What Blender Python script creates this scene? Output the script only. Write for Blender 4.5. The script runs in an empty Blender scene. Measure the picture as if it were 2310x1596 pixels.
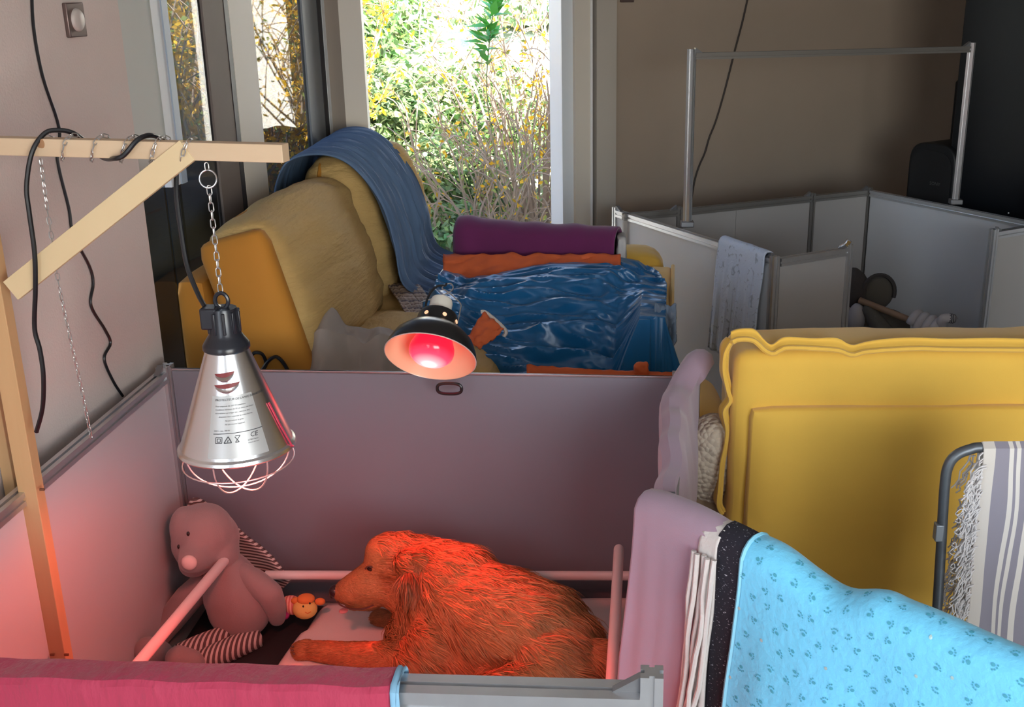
import bpy, bmesh, math, random
import numpy as np
from mathutils import Vector, Matrix, noise, Quaternion
random.seed(7); rng = np.random.default_rng(7)
scn = bpy.context.scene
col = scn.collection
V = Vector
# ------------------------------------------------------------------ camera, sky, sun, daylight, exposure
FP, CX, CY, HC = 2500.0, 1340.0, 798.0, 1.8            # focal length (px of 2310), principal point, eye height
TH = math.atan(833 / 2500.0); CT, ST = math.cos(TH), math.sin(TH)
cd = bpy.data.cameras.new('camera'); cam = bpy.data.objects.new('camera', cd); col.objects.link(cam)
cam.location = (0, 0, HC); cam.rotation_euler = (math.pi / 2 - TH, 0, 0)
cd.sensor_width = 36; cd.lens = FP / 2310 * 36; cd.shift_x = -(CX - 1155) / 2310; cd.clip_start = .05; cd.clip_end = 300
scn.camera = cam
scn.view_settings.view_transform = 'Standard'; scn.view_settings.look = 'None'
scn.view_settings.gamma = 1; scn.view_settings.use_curve_mapping = False
scn.view_settings.exposure = 0.0
scn.cycles.use_denoising = True
scn.cycles.max_bounces = 8; scn.cycles.transparent_max_bounces = 12
scn.cycles.sample_clamp_indirect = 6
w = bpy.data.worlds.new('sky'); scn.world = w; w.use_nodes = True
nt = w.node_tree; bg = nt.nodes['Background']
sky = nt.nodes.new('ShaderNodeTexSky'); sky.sky_type = 'NISHITA'; sky.sun_disc = False
sky.sun_elevation = math.radians(50); sky.sun_rotation = math.radians(140)
nt.links.new(sky.outputs[0], bg.inputs[0]); bg.inputs[1].default_value = 1.1
def light(name, typ, loc, target, power, color, **kw):
    d = bpy.data.lights.new(name, typ); d.energy = power; d.color = color
    for k, v in kw.items(): setattr(d, k, v)
    o = bpy.data.objects.new(name, d); col.objects.link(o); o.location = loc
    dv = V(target) - V(loc); o.rotation_euler = dv.to_track_quat('-Z', 'Y').to_euler()
    return o
SUN_FROM = V((.62, -.55, .95)).normalized()
light('sun', 'SUN', SUN_FROM * 30, (0, 0, 0), 46.0, (1, .95, .86), angle=.009)
# daylight entering by the glazed doors behind the photographer
light('rear_window_daylight', 'AREA', (1.55, -1.40, 1.45), (.65, 2.4, .4), 93, (.93, .97, 1), shape='RECTANGLE', size=2.2, size_y=1.8)
# fill light added at an invented side window, for the cone lamp's highlight
light('side_fill_light', 'AREA', (-1.50, -.55, 1.5), (.2, 1.9, .7), 26, (.80, .90, 1), shape='RECTANGLE', size=1.1, size_y=1.5)
# ------------------------------------------------------------------ helpers
def ray(u, v):
    a = (u - CX) / FP; b = (CY - v) / FP
    return V((a, CT + b * ST, -ST + b * CT))
def P(u, v, Y=None, z=None):
    "a point of the place read off at a pixel, at the real distance Y or the real height z"
    d = ray(u, v)
    k = Y / d.y if Y is not None else (z - HC) / d.z
    return V((0, 0, HC)) + d * k
def lin(c):
    if isinstance(c, str): c = tuple(int(c[i:i + 2], 16) / 255 for i in (1, 3, 5))
    return tuple((x / 12.92 if x <= .04045 else ((x + .055) / 1.055) ** 2.4) for x in c)
MATS = {}
def mat(name, c, rough=.6, metal=0., var=0., vscale=8., bump=0., bscale=200., c2=None, emit=None, estr=0., sheen=0., spec=.5, dist=.002, stretch=None, coat=0., detail=4):
    if name in MATS: return MATS[name]
    m = bpy.data.materials.new(name); m.use_nodes = True; MATS[name] = m
    n = m.node_tree; L = n.links; b = n.nodes['Principled BSDF']
    c = lin(c) if isinstance(c, str) else c
    b.inputs['Base Color'].default_value = (*c, 1); b.inputs['Roughness'].default_value = rough
    b.inputs['Metallic'].default_value = metal; b.inputs['Specular IOR Level'].default_value = spec
    b.inputs['Sheen Weight'].default_value = sheen; b.inputs['Coat Weight'].default_value = coat
    tc = n.nodes.new('ShaderNodeTexCoord'); src = tc.outputs['Object']
    if stretch:
        mp = n.nodes.new('ShaderNodeMapping'); mp.inputs['Scale'].default_value = stretch; L.new(src, mp.inputs[0]); src = mp.outputs[0]
    if var or c2:
        t = n.nodes.new('ShaderNodeTexNoise'); t.inputs['Scale'].default_value = vscale; t.inputs['Detail'].default_value = detail; L.new(src, t.inputs['Vector'])
        r = n.nodes.new('ShaderNodeMixRGB'); L.new(t.outputs[0], r.inputs[0])
        cc = (lin(c2) if isinstance(c2, str) else c2) if c2 else tuple(x * (1 - var) for x in c)
        r.inputs[1].default_value = (*(tuple(min(1, x * (1 + var)) for x in c)), 1); r.inputs[2].default_value = (*cc, 1)
        L.new(r.outputs[0], b.inputs['Base Color'])
    if bump:
        t = n.nodes.new('ShaderNodeTexNoise'); t.inputs['Scale'].default_value = bscale; t.inputs['Detail'].default_value = 5; L.new(src, t.inputs['Vector'])
        bp = n.nodes.new('ShaderNodeBump'); bp.inputs['Strength'].default_value = bump; bp.inputs['Distance'].default_value = dist
        L.new(t.outputs[0], bp.inputs['Height']); L.new(bp.outputs[0], b.inputs['Normal'])
    if emit:
        b.inputs['Emission Color'].default_value = (*(lin(emit) if isinstance(emit, str) else emit), 1); b.inputs['Emission Strength'].default_value = estr
    return m
def attr_mat(name, rough=.6, sheen=0., attr='Col', trans=0.):
    m = bpy.data.materials.new(name); m.use_nodes = True; n = m.node_tree
    a = n.nodes.new('ShaderNodeAttribute'); a.attribute_name = attr
    b = n.nodes['Principled BSDF']; b.inputs['Roughness'].default_value = rough; b.inputs['Sheen Weight'].default_value = sheen
    n.links.new(a.outputs['Color'], b.inputs['Base Color'])
    if trans:
        tb = n.nodes.new('ShaderNodeBsdfTranslucent'); n.links.new(a.outputs['Color'], tb.inputs[0])
        mx = n.nodes.new('ShaderNodeMixShader'); mx.inputs[0].default_value = trans
        n.links.new(b.outputs[0], mx.inputs[1]); n.links.new(tb.outputs[0], mx.inputs[2]); n.links.new(mx.outputs[0], n.nodes['Material Output'].inputs[0])
    MATS[name] = m; return m
def glass_mat(name, tint=(1, 1, 1), gloss=1.45):
    m = bpy.data.materials.new(name); m.use_nodes = True; n = m.node_tree; n.nodes.remove(n.nodes['Principled BSDF'])
    t = n.nodes.new('ShaderNodeBsdfTransparent'); t.inputs[0].default_value = (*tint, 1)
    g = n.nodes.new('ShaderNodeBsdfGlossy'); g.inputs['Roughness'].default_value = .02
    f0 = n.nodes.new('ShaderNodeFresnel'); f0.inputs[0].default_value = gloss; ge = n.nodes.new('ShaderNodeNewGeometry'); iv = n.nodes.new('ShaderNodeMath'); iv.operation = 'SUBTRACT'; iv.inputs[0].default_value = 1; n.links.new(ge.outputs['Backfacing'], iv.inputs[1]); f = n.nodes.new('ShaderNodeMath'); f.operation = 'MULTIPLY'; n.links.new(f0.outputs[0], f.inputs[0]); n.links.new(iv.outputs[0], f.inputs[1])
    mx = n.nodes.new('ShaderNodeMixShader'); n.links.new(f.outputs[0], mx.inputs[0]); n.links.new(t.outputs[0], mx.inputs[1]); n.links.new(g.outputs[0], mx.inputs[2])
    n.links.new(mx.outputs[0], n.nodes['Material Output'].inputs[0]); MATS[name] = m; return m
def stripe_mat(name, stops, scale, axis='X', rough=.85, coord='UV', bump=.15):
    "fabric woven in stripes: stops = [(pos, colour)...] repeated with a period of 1/scale along one axis"
    m = bpy.data.materials.new(name); m.use_nodes = True; n = m.node_tree; L = n.links; b = n.nodes['Principled BSDF']; b.inputs['Roughness'].default_value = rough
    tc = n.nodes.new('ShaderNodeTexCoord'); sx = n.nodes.new('ShaderNodeSeparateXYZ'); L.new(tc.outputs[coord], sx.inputs[0])
    mu = n.nodes.new('ShaderNodeMath'); mu.operation = 'MULTIPLY'; mu.inputs[1].default_value = scale; L.new(sx.outputs[axis], mu.inputs[0])
    fr = n.nodes.new('ShaderNodeMath'); fr.operation = 'FRACT'; L.new(mu.outputs[0], fr.inputs[0])
    cr = n.nodes.new('ShaderNodeValToRGB'); cr.color_ramp.interpolation = 'CONSTANT'; L.new(fr.outputs[0], cr.inputs[0])
    el = cr.color_ramp.elements; el.remove(el[1]); el[0].position = 0; el[0].color = (*lin(stops[0][1]), 1)
    for p, c in stops[1:]: e = el.new(p); e.color = (*lin(c), 1)
    L.new(cr.outputs[0], b.inputs['Base Color'])
    t = n.nodes.new('ShaderNodeTexNoise'); t.inputs['Scale'].default_value = 400; L.new(tc.outputs['Object'], t.inputs['Vector'])
    bp = n.nodes.new('ShaderNodeBump'); bp.inputs['Strength'].default_value = bump; bp.inputs['Distance'].default_value = .001; L.new(t.outputs[0], bp.inputs['Height']); L.new(bp.outputs[0], b.inputs['Normal'])
    MATS[name] = m; return m
def wl(o):
    p = V((0, 0, 0))
    while o: p = p + o.location; o = o.parent
    return p
def tag(o, label=None, cat=None, group=None, kind=None):
    for k, x in (('label', label), ('category', cat), ('group', group), ('kind', kind)):
        if x: o[k] = x
    return o
def thing(name, loc, label, cat, group=None):
    o = bpy.data.objects.new(name, None); col.objects.link(o); o.location = loc; o.empty_display_size = .05
    return tag(o, label, cat, group)
class MB:
    def __init__(s): s.v = []; s.f = []; s.uv = {}; s.c = None
    def add(s, vs, fs):
        k = len(s.v); s.v += [V(x) for x in vs]; s.f += [tuple(i + k for i in f) for f in fs]; return s
    def box(s, c, size, R=None):
        c = V(c); h = V(size) / 2
        vs = [V((x * h.x, y * h.y, z * h.z)) for x in (-1, 1) for y in (-1, 1) for z in (-1, 1)]
        if R is not None: vs = [R @ q for q in vs]
        return s.add([c + q for q in vs], [(0, 1, 3, 2), (4, 6, 7, 5), (0, 4, 5, 1), (2, 3, 7, 6), (0, 2, 6, 4), (1, 5, 7, 3)])
    def bar(s, p0, p1, wd, ht, up=(0, 0, 1)):
        p0, p1 = V(p0), V(p1); d = (p1 - p0).normalized(); a = d.cross(V(up)).normalized(); b = a.cross(d)
        return s.prism([(-wd / 2, -ht / 2), (wd / 2, -ht / 2), (wd / 2, ht / 2), (-wd / 2, ht / 2)], p0, p1, up)
    def prism(s, poly, p0, p1, up=(0, 0, 1)):
        p0, p1 = V(p0), V(p1); d = (p1 - p0).normalized(); a = d.cross(V(up)).normalized(); b = a.cross(d); n = len(poly)
        vs = [p0 + a * x + b * y for x, y in poly] + [p1 + a * x + b * y for x, y in poly]
        fs = [(i, (i + 1) % n, n + (i + 1) % n, n + i) for i in range(n)] + [tuple(range(n - 1, -1, -1)), tuple(range(n, 2 * n))]
        return s.add(vs, fs)
    def tube(s, pts, r, n=8, closed=False):
        pts = [V(p) for p in pts]; m = len(pts); rr = r if isinstance(r, (list, tuple)) else [r] * m
        vs = []; T = []
        for i in range(m):
            a = pts[i - 1] if (i or closed) else pts[0]; b = pts[(i + 1) % m] if (i < m - 1 or closed) else pts[-1]
            T.append((b - a).normalized() if (b - a).length > 1e-9 else V((0, 0, 1)))
        N = T[0].orthogonal().normalized()
        for i in range(m):
            N = (N - T[i] * N.dot(T[i])); N = N.normalized() if N.length > 1e-6 else T[i].orthogonal().normalized()
            B = T[i].cross(N)
            vs += [pts[i] + (N * math.cos(2 * math.pi * k / n) + B * math.sin(2 * math.pi * k / n)) * rr[i] for k in range(n)]
        fs = []
        for i in range(m if closed else m - 1):
            j = (i + 1) % m
            fs += [(i * n + k, i * n + (k + 1) % n, j * n + (k + 1) % n, j * n + k) for k in range(n)]
        if not closed: fs += [tuple(range(n - 1, -1, -1)), tuple((m - 1) * n + k for k in range(n))]
        return s.add(vs, fs)
    def lathe(s, prof, M, n=32, a0=0., a1=2 * math.pi):
        full = abs(a1 - a0 - 2 * math.pi) < 1e-6; k = n if full else n + 1; vs = []
        for r, z in prof: vs += [M @ V((r * math.cos(a0 + (a1 - a0) * i / n), r * math.sin(a0 + (a1 - a0) * i / n), z)) for i in range(k)]
        fs = []
        for j in range(len(prof) - 1):
            for i in range(n): a = j * k + i; b = j * k + (i + 1) % k; fs.append((a, b, b + k, a + k))
        return s.add(vs, fs)
    def ell(s, c, r, R=None, n=16, m=10):
        c = V(c); r = V(r) if not isinstance(r, (int, float)) else V((r, r, r)); R = R or Matrix.Identity(3)
        vs = [c + R @ V((0, 0, r.z))]
        for j in range(1, m):
            t = math.pi * j / m
            vs += [c + R @ V((r.x * math.sin(t) * math.cos(2 * math.pi * i / n), r.y * math.sin(t) * math.sin(2 * math.pi * i / n), r.z * math.cos(t))) for i in range(n)]
        vs.append(c + R @ V((0, 0, -r.z)))
        fs = [(0, 1 + i, 1 + (i + 1) % n) for i in range(n)]
        for j in range(m - 2):
            a = 1 + j * n
            fs += [(a + i, a + n + i, a + n + (i + 1) % n, a + (i + 1) % n) for i in range(n)]
        a = 1 + (m - 2) * n; e = len(vs) - 1
        fs += [(a + i, e, a + (i + 1) % n) for i in range(n)]
        return s.add(vs, fs)
    def cap(s, p0, p1, r0, r1, k=6):
        p0, p1 = V(p0), V(p1)
        for i in range(k + 1):
            t = i / k; s.ell(p0.lerp(p1, t), r0 + (r1 - r0) * t, n=14, m=9)
        return s
    def grid(s, nu, nv, fn, uv=True):
        k = len(s.v)
        for j in range(nv + 1):
            for i in range(nu + 1): s.v.append(V(fn(i / nu, j / nv)))
        for j in range(nv):
            for i in range(nu):
                a = k + j * (nu + 1) + i; s.f.append((a, a + 1, a + nu + 2, a + nu + 1))
        if uv:
            for j in range(nv + 1):
                for i in range(nu + 1): s.uv[k + j * (nu + 1) + i] = (i / nu, j / nv)
        return s
    def build(s, name, m, parent=None, smooth=40, solid=0., weld=False, sub=0, bevel=0., loc=None, off=0.):
        me = bpy.data.meshes.new(name)
        o = bpy.data.objects.new(name, me); col.objects.link(o)
        base = wl(parent) if parent else (V(loc) if loc is not None else V((0, 0, 0)))
        if not parent and loc is None:
            xs = np.array([tuple(q) for q in s.v]); base = V(((xs[:, 0].min() + xs[:, 0].max()) / 2, (xs[:, 1].min() + xs[:, 1].max()) / 2, xs[:, 2].min()))
        me.from_pydata([tuple(q - base) for q in s.v], [], s.f)
        if s.uv:
            ul = me.uv_layers.new(name='UVMap')
            for l in me.loops: ul.data[l.index].uv = s.uv.get(l.vertex_index, (0, 0))
        if weld:
            bm = bmesh.new(); bm.from_mesh(me); bmesh.ops.remove_doubles(bm, verts=bm.verts, dist=1e-5); bmesh.ops.recalc_face_normals(bm, faces=bm.faces); bm.to_mesh(me); bm.free()
        me.validate()
        if s.c is not None:
            at = me.color_attributes.new('Col', 'FLOAT_COLOR', 'POINT'); at.data.foreach_set('color', np.asarray(s.c, dtype=np.float32).ravel())
        me.materials.append(m)
        if smooth:
            me.shade_smooth(); me.set_sharp_from_angle(angle=math.radians(smooth))
        if parent: o.parent = parent
        else: o.location = base
        if solid:
            md = o.modifiers.new('s', 'SOLIDIFY'); md.thickness = solid; md.offset = off
        if bevel:
            md = o.modifiers.new('b', 'BEVEL'); md.width = bevel; md.segments = 2; md.limit_method = 'ANGLE'
        if sub:
            md = o.modifiers.new('u', 'SUBSURF'); md.levels = sub; md.render_levels = sub
        return o
def remesh(mb, voxel, smooth=8, fac=.5):
    "fuse overlapping masses into one continuous skin; returns a new MB"
    o = mb.build('tmp', None, loc=(0, 0, 0), smooth=0)
    md = o.modifiers.new('r', 'REMESH'); md.mode = 'VOXEL'; md.voxel_size = voxel
    md = o.modifiers.new('s', 'SMOOTH'); md.iterations = smooth; md.factor = fac
    dg = bpy.context.evaluated_depsgraph_get(); dg.update(); me = o.evaluated_get(dg).to_mesh()
    r = MB(); r.v = [q.co.copy() for q in me.vertices]; r.f = [tuple(p.vertices) for p in me.polygons]
    o.evaluated_get(dg).to_mesh_clear(); d = o.data; bpy.data.objects.remove(o); bpy.data.meshes.remove(d)
    return r
def spline(pts, k=8):
    pts = [V(p) for p in pts]; out = []
    for i in range(len(pts) - 1):
        p0 = pts[max(i - 1, 0)]; p1 = pts[i]; p2 = pts[i + 1]; p3 = pts[min(i + 2, len(pts) - 1)]
        for j in range(k):
            t = j / k
            out.append(.5 * ((2 * p1) + (p2 - p0) * t + (2 * p0 - 5 * p1 + 4 * p2 - p3) * t * t + (3 * p1 - p0 - 3 * p2 + p3) * t ** 3))
    return out + [pts[-1]]
def nz(x, y=0., z=0.): return noise.noise(V((x, y, z)))
def frame(xa, za):
    "rotation with local X along xa and local Z near za"
    x = V(xa).normalized(); z = V(za); z = (z - x * z.dot(x)).normalized(); y = z.cross(x)
    return Matrix((x, y, z)).transposed()
def rbox(mb, c, half, r, R=None, n=14, puff=(0, 0, 0), disp=None):
    "soft upholstered block: rounded box, bulged on its faces, creased by disp(local point)"
    c = V(c); h = V(half); R = R or Matrix.Identity(3)
    for ax in range(3):
        for sg in (-1, 1):
            a, b = (ax + 1) % 3, (ax + 2) % 3
            def fn(i, j):
                q = [0, 0, 0]; q[ax] = sg; q[a] = (i * 2 - 1) * sg; q[b] = j * 2 - 1
                p = V([q[k] * h[k] for k in range(3)]); inn = V([max(-(h[k] - r), min(h[k] - r, p[k])) for k in range(3)])
                d = p - inn
                if d.length > 1e-9: d = d.normalized()
                p = inn + d * r
                for k in range(3):
                    o1, o2 = (k + 1) % 3, (k + 2) % 3
                    p[k] += puff[k] * (p[k] / h[k]) * (1 - (p[o1] / h[o1]) ** 2) * (1 - (p[o2] / h[o2]) ** 2)
                if disp: p = p + d * disp(p)
                return c + R @ p
            mb.grid(n, n, fn, uv=False)
    return mb
def text2d(body, size, align='LEFT'):
    cu = bpy.data.curves.new('t', 'FONT'); cu.body = body; cu.size = size; cu.align_x = align; cu.resolution_u = 2
    o = bpy.data.objects.new('t', cu); col.objects.link(o)
    dg = bpy.context.evaluated_depsgraph_get(); dg.update(); me = o.evaluated_get(dg).to_mesh()
    vs = [(q.co.x, q.co.y) for q in me.vertices]; fs = [tuple(p.vertices) for p in me.polygons]
    o.evaluated_get(dg).to_mesh_clear(); bpy.data.objects.remove(o); bpy.data.curves.remove(cu)
    return vs, fs
# ------------------------------------------------------------------ the room
ALU = mat('aluminium', (.60, .60, .61), .34, .85, var=.08, vscale=30)
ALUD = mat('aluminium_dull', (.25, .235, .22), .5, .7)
DARKPL = mat('black_plastic', '#15151a', .35)
WHITEB = mat('white_board', (.55, .555, .57), .45, var=.03, vscale=3)
PLAST = mat('plaster_pinkish', (.66, .565, .525), .9, var=.05, vscale=5, bump=.5, bscale=160, dist=.002)
TAUPE = mat('plaster_taupe', (.36, .285, .225), .9, var=.04, vscale=5, bump=.3, bscale=160, dist=.001)
CREAM = mat('cream_frame', (.62, .57, .50), .5)
PALEFR = mat('pale_frame', (.66, .70, .74), .35)
BROWNFR = mat('brown_frame', (.15, .12, .105), .6, spec=.2)
GREYFR = mat('grey_frame', (.16, .17, .18), .4)
BLACKG = mat('black_gasket', (.012, .013, .02), .5)
GLASS = glass_mat('window_glass'); GLASST = glass_mat('dimming_door_glass', (.36, .37, .38))  # door tint added to dim the overbright garden behind these panes
def struct(o): o['kind'] = 'structure'; return o
def G(Y): return V((-1.618 + .08 * Y, Y, 0))                                  # line of the glazed doors on the near side
def Gs(u, v=150):
    d = ray(u, v); s = d.x / d.y; return 1.618 / (.08 - s)
def B(x): return V((x, 5.835 + .649 * x, 0))                                  # line of the back wall
def Bs(u, v=150):
    d = ray(u, v); s = d.x / d.y; return s * 5.835 / (1 - .649 * s)
ZC = 2.62
floor_m = mat('floor_tiles', (.30, .29, .28), .45, var=.1, vscale=3)
f = MB(); f.add([(-1.75, -1.6, 0), (5, -1.6, 0), (5, 9.2, 0), B(-1.03), (-1.2, 5.15, 0), (-1.4, 3.1, 0)] + [(-1.75, -1.6, -.12), (5, -1.6, -.12), (5, 9.2, -.12), B(-1.03) - V((0, 0, .12)), (-1.2, 5.15, -.12), (-1.4, 3.1, -.12)],
      [(0, 1, 2, 3, 4, 5), (11, 10, 9, 8, 7, 6)] + [(i, 6 + i, 6 + (i + 1) % 6, (i + 1) % 6) for i in range(6)])
struct(f.build('floor', floor_m, smooth=0))
f = MB(); f.add([(-1.9, -5, ZC), (6.5, -5, ZC), (6.5, 9.4, ZC), (5, 9.2, ZC), B(-1.03) + V((-.05, .12, ZC)), (-1.3, 5.2, ZC), (-1.5, 3.1, ZC)] + [(-1.9, -5, ZC + .2), (6.5, -5, ZC + .2), (6.5, 9.4, ZC + .2), (5, 9.2, ZC + .2), B(-1.03) + V((-.05, .12, ZC + .2)), (-1.3, 5.2, ZC + .2), (-1.5, 3.1, ZC + .2)],
      [(6, 5, 4, 3, 2, 1, 0), tuple(range(7, 14))] + [(i, (i + 1) % 7, 7 + (i + 1) % 7, 7 + i) for i in range(7)])
struct(f.build('ceiling_and_awning', mat('ceiling_paint', (.62, .60, .57), .9), smooth=0))  # slab also runs out past the rear wall, an awning added against the sun
def wallseg(mb, a, b, z0, z1, t, side):
    a, b = V(a), V(b); d = (b - a); d.z = 0; d.normalize(); n = V((-d.y, d.x, 0)) * side * t
    q = [a, b, b + n, a + n]
    mb.add([(p.x, p.y, z0) for p in q] + [(p.x, p.y, z1) for p in q], [(0, 1, 2, 3), (7, 6, 5, 4), (0, 4, 5, 1), (1, 5, 6, 2), (2, 6, 7, 3), (3, 7, 4, 0)])
    return mb
WL = lambda Y: V((-1.27 + .08 * (Y - 3.1), Y, 0))
m = MB(); wallseg(m, WL(3.1), WL(.05), 0, ZC, .22, -1); wallseg(m, WL(-1.15), WL(-1.6), 0, ZC, .22, -1); wallseg(m, WL(.05), WL(-1.15), 0, .7, .22, -1); wallseg(m, WL(.05), WL(-1.15), 2.3, ZC, .22, -1)
wall_left = struct(m.build('wall_left', PLAST, smooth=0))
w4 = thing('added_side_window', WL(-.55), None, None); struct(w4)  # side window invented to hold the added fill light
for y in (.02, -.55, -1.12): MB().box(WL(y) + V((-.1, 0, 1.5)), (.06, .05, 1.6)).build('sash_stile', PALEFR, w4, smooth=0)
for z in (.73, 2.27): MB().box(WL(-.55) + V((-.1, 0, z)), (.06, 1.19, .06)).build('sash_rail', PALEFR, w4, smooth=0)
m = MB(); wallseg(m, B(Bs(1382)), B(3.9), 0, ZC, .25, 1)
wallseg(m, B(-1.03), B(Bs(1382)), 2.3, ZC, .25, 1)
wall_back = struct(m.build('wall_back', TAUPE, smooth=0))
struct(wallseg(MB(), (4.2, 8.6, 0), (4.2, -1.6, 0), 0, ZC, .2, 1).build('wall_right', TAUPE, smooth=0))
m = MB()                                                                       # wall behind the photographer, with the glazed opening
wallseg(m, (-1.75, -1.6, 0), (.35, -1.6, 0), 0, ZC, .2, -1); wallseg(m, (2.75, -1.6, 0), (4.2, -1.6, 0), 0, ZC, .2, -1)
wallseg(m, (.35, -1.6, 0), (2.75, -1.6, 0), 2.5, ZC, .2, -1); wallseg(m, (.35, -1.6, 0), (2.75, -1.6, 0), 0, .4, .2, -1)
struct(m.build('wall_front', TAUPE, smooth=0))
# glazed doors along the near side: jamb, sashes, panes
win = thing('window_1', G(4.2), None, None); struct(win)
def stile(Y0, Y1, mt, name, out=.06, inn=0., z0=0., z1=ZC):
    a, b = G(Y0), G(Y1); m = MB(); q = [a + V((inn, 0, 0)), b + V((inn, 0, 0)), b - V((out, 0, 0)), a - V((out, 0, 0))]
    m.add([(p.x, p.y, z0) for p in q] + [(p.x, p.y, z1) for p in q], [(3, 2, 1, 0), (4, 5, 6, 7), (0, 1, 5, 4), (1, 2, 6, 5), (2, 3, 7, 6), (3, 0, 4, 7)])
    return m.build(name, mt, win, smooth=0)
zbl = P(365, 398, Y=3.5).z
stile(3.12, Gs(342), GLASST, 'pane', out=.012, inn=-.004, z0=.08, z1=2.4)
bl_ = MB(); ba, bb = G(3.13) + V((.012, 0, 0)), G(Gs(344)) + V((.012, 0, 0))
bl_.grid(10, 16, lambda i, j: ba.lerp(bb, i) + V((.004 * math.sin(i * 9), 0, zbl + .03 + (1 - i) * .05 * (1 - i) + (2.5 - zbl) * j)))
tag(bl_.build('blind', mat('pale_blind', (.58, .60, .57), .7), solid=.003), 'pale fabric blind hanging halfway down beside the pink wall', 'blind')
stile(Gs(344), Gs(366), PALEFR, 'sash_stile', inn=.015, z0=zbl - .03); stile(Gs(366), Gs(379), mat('blue_grey_frame', (.32, .40, .50), .3), 'sash_bead', inn=.02, z0=zbl - .03)
stile(Gs(344), Gs(379), GLASST, 'pane', out=.012, inn=-.004, z0=.08, z1=zbl - .03)
stile(Gs(468), Gs(515), BROWNFR, 'sash_stile', inn=.004, out=.016); stile(Gs(515), Gs(524), BLACKG, 'gasket', inn=.006)
stile(Gs(525), Gs(577), CREAM, 'sash_stile', inn=.006, out=.016)
stile(Gs(690), Gs(722), GREYFR, 'sash_stile', inn=.004, out=.016); stile(Gs(722), Gs(731), BLACKG, 'gasket', inn=.006); stile(Gs(731), Gs(738), PALEFR, 'sash_bead', inn=.008)
stile(Gs(379), Gs(468), GLASST, 'pane', out=.012, inn=-.004, z0=.08, z1=2.4); stile(Gs(577), Gs(690), GLASST, 'pane', out=.012, inn=-.004, z0=.08, z1=2.4)
stile(Gs(379), Gs(690), BROWNFR, 'bottom_rail', out=.06, inn=.01, z0=0, z1=.08); stile(Gs(379), Gs(690), BROWNFR, 'top_rail', out=.06, inn=.01, z0=2.4)
# corner pillar
pil = thing('trim_1', (-1.12, 5.15, 0), None, None); struct(pil)
pa, pb, pc = G(Gs(738)), P(772, 150, Y=5.12), B(Bs(822))
m = MB(); q = [pa, pb, pb + V((.02, .35, 0)), pa + V((-.1, .3, 0))]
m.add([(p.x, p.y, 0) for p in q] + [(p.x, p.y, ZC) for p in q], [(3, 2, 1, 0), (4, 5, 6, 7), (0, 1, 5, 4), (1, 2, 6, 5), (2, 3, 7, 6), (3, 0, 4, 7)])
m.build('post_casing', mat('beige_casing', (.36, .30, .25), .6), pil, smooth=0)
m = MB(); q = [pb, pc, pc + V((-.05, .3, 0)), pb + V((.0, .3, 0))]
m.add([(p.x, p.y, 0) for p in q] + [(p.x, p.y, ZC) for p in q], [(3, 2, 1, 0), (4, 5, 6, 7), (0, 1, 5, 4), (1, 2, 6, 5), (2, 3, 7, 6), (3, 0, 4, 7)])
m.build('window_casing', CREAM, pil, smooth=0)
# window in the back wall
w2 = thing('window_2', B(-.5), None, None); struct(w2)
bn = V((.545, -.84, 0)).normalized()
def bstile(x0, x1, mt, name, proud=.0, deep=.12, z0=0., z1=2.3):
    a, b = B(x0) + bn * proud, B(x1) + bn * proud; m = MB(); n = -bn * (deep + proud); q = [a, b, b + n, a + n]
    m.add([(p.x, p.y, z0) for p in q] + [(p.x, p.y, z1) for p in q], [(3, 2, 1, 0), (4, 5, 6, 7), (0, 1, 5, 4), (1, 2, 6, 5), (2, 3, 7, 6), (3, 0, 4, 7)])
    return m.build(name, mt, w2, smooth=0)
X = lambda u: Bs(u, 250)
bstile(X(1268), X(1293), PALEFR, 'sash_stile', .0); bstile(X(1293), X(1327), CREAM, 'sash_stile', .02)
bstile(X(1327), X(1331), mat('edge_highlight', (.8, .8, .8), .4), 'sash_bead', .025); bstile(X(1331), X(1339), mat('navy_gasket', (.04, .07, .12), .5), 'gasket', -.01)  # white strip paints the highlight line along the frame edge
bstile(X(1339), X(1383), mat('putty_casing', (.44, .40, .35), .6), 'window_casing', .03)
bstile(X(820), X(1264), PALEFR, 'bottom_rail', .0, z1=.07); bstile(X(820), X(1264), PALEFR, 'top_rail', .0, z0=2.2)
bstile(X(820), X(1264), GLASS, 'pane', -.008, .016, .07, 2.2)
# glazed doors behind the photographer
w3 = thing('window_3', (1.55, -1.6, 0), None, None); struct(w3)
for x in (.38, 1.55, 2.72): MB().box((x, -1.68, 1.45), (.06, .08, 2.1)).build('sash_stile', PALEFR, w3, smooth=0)
for z in (.43, 2.47): MB().box((1.55, -1.68, z), (2.4, .08, .06)).build('sash_rail', PALEFR, w3, smooth=0)
# light switches
def switch(c, xa, n, label):
    R = frame(xa, (0, 0, 1)); s = thing('light_switch', c, label, 'switch')
    n = V(n)
    MB().box(V(c) + n * .006, (.082, .012, .082), R).build('plate', mat('brushed_bronze', (.17, .12, .11), .35, .6), s, bevel=.003)
    M = Matrix.Translation(V(c) + n * .012) @ n.to_track_quat('Z', 'Y').to_matrix().to_4x4()
    MB().lathe([(0, .008), (.022, .008), (.027, .004), (.028, 0)], M, 24).build('button', mat('switch_button', (.50, .44, .41), .4), s)
sy = 3.1 - .26
switch(WL(2.86) + V((0, 0, P(228, 45, Y=2.86).z)), (.08, 1, 0), (1, -.08, 0), 'bronze square light switch with round button on the pink wall')
xs_ = Bs(1413, 0); switch(B(xs_) + V((0, 0, P(1413, -14, Y=B(xs_).y).z)), (.84, .545, 0), bn, 'light switch on the taupe wall at the top beside the bright window')
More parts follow.
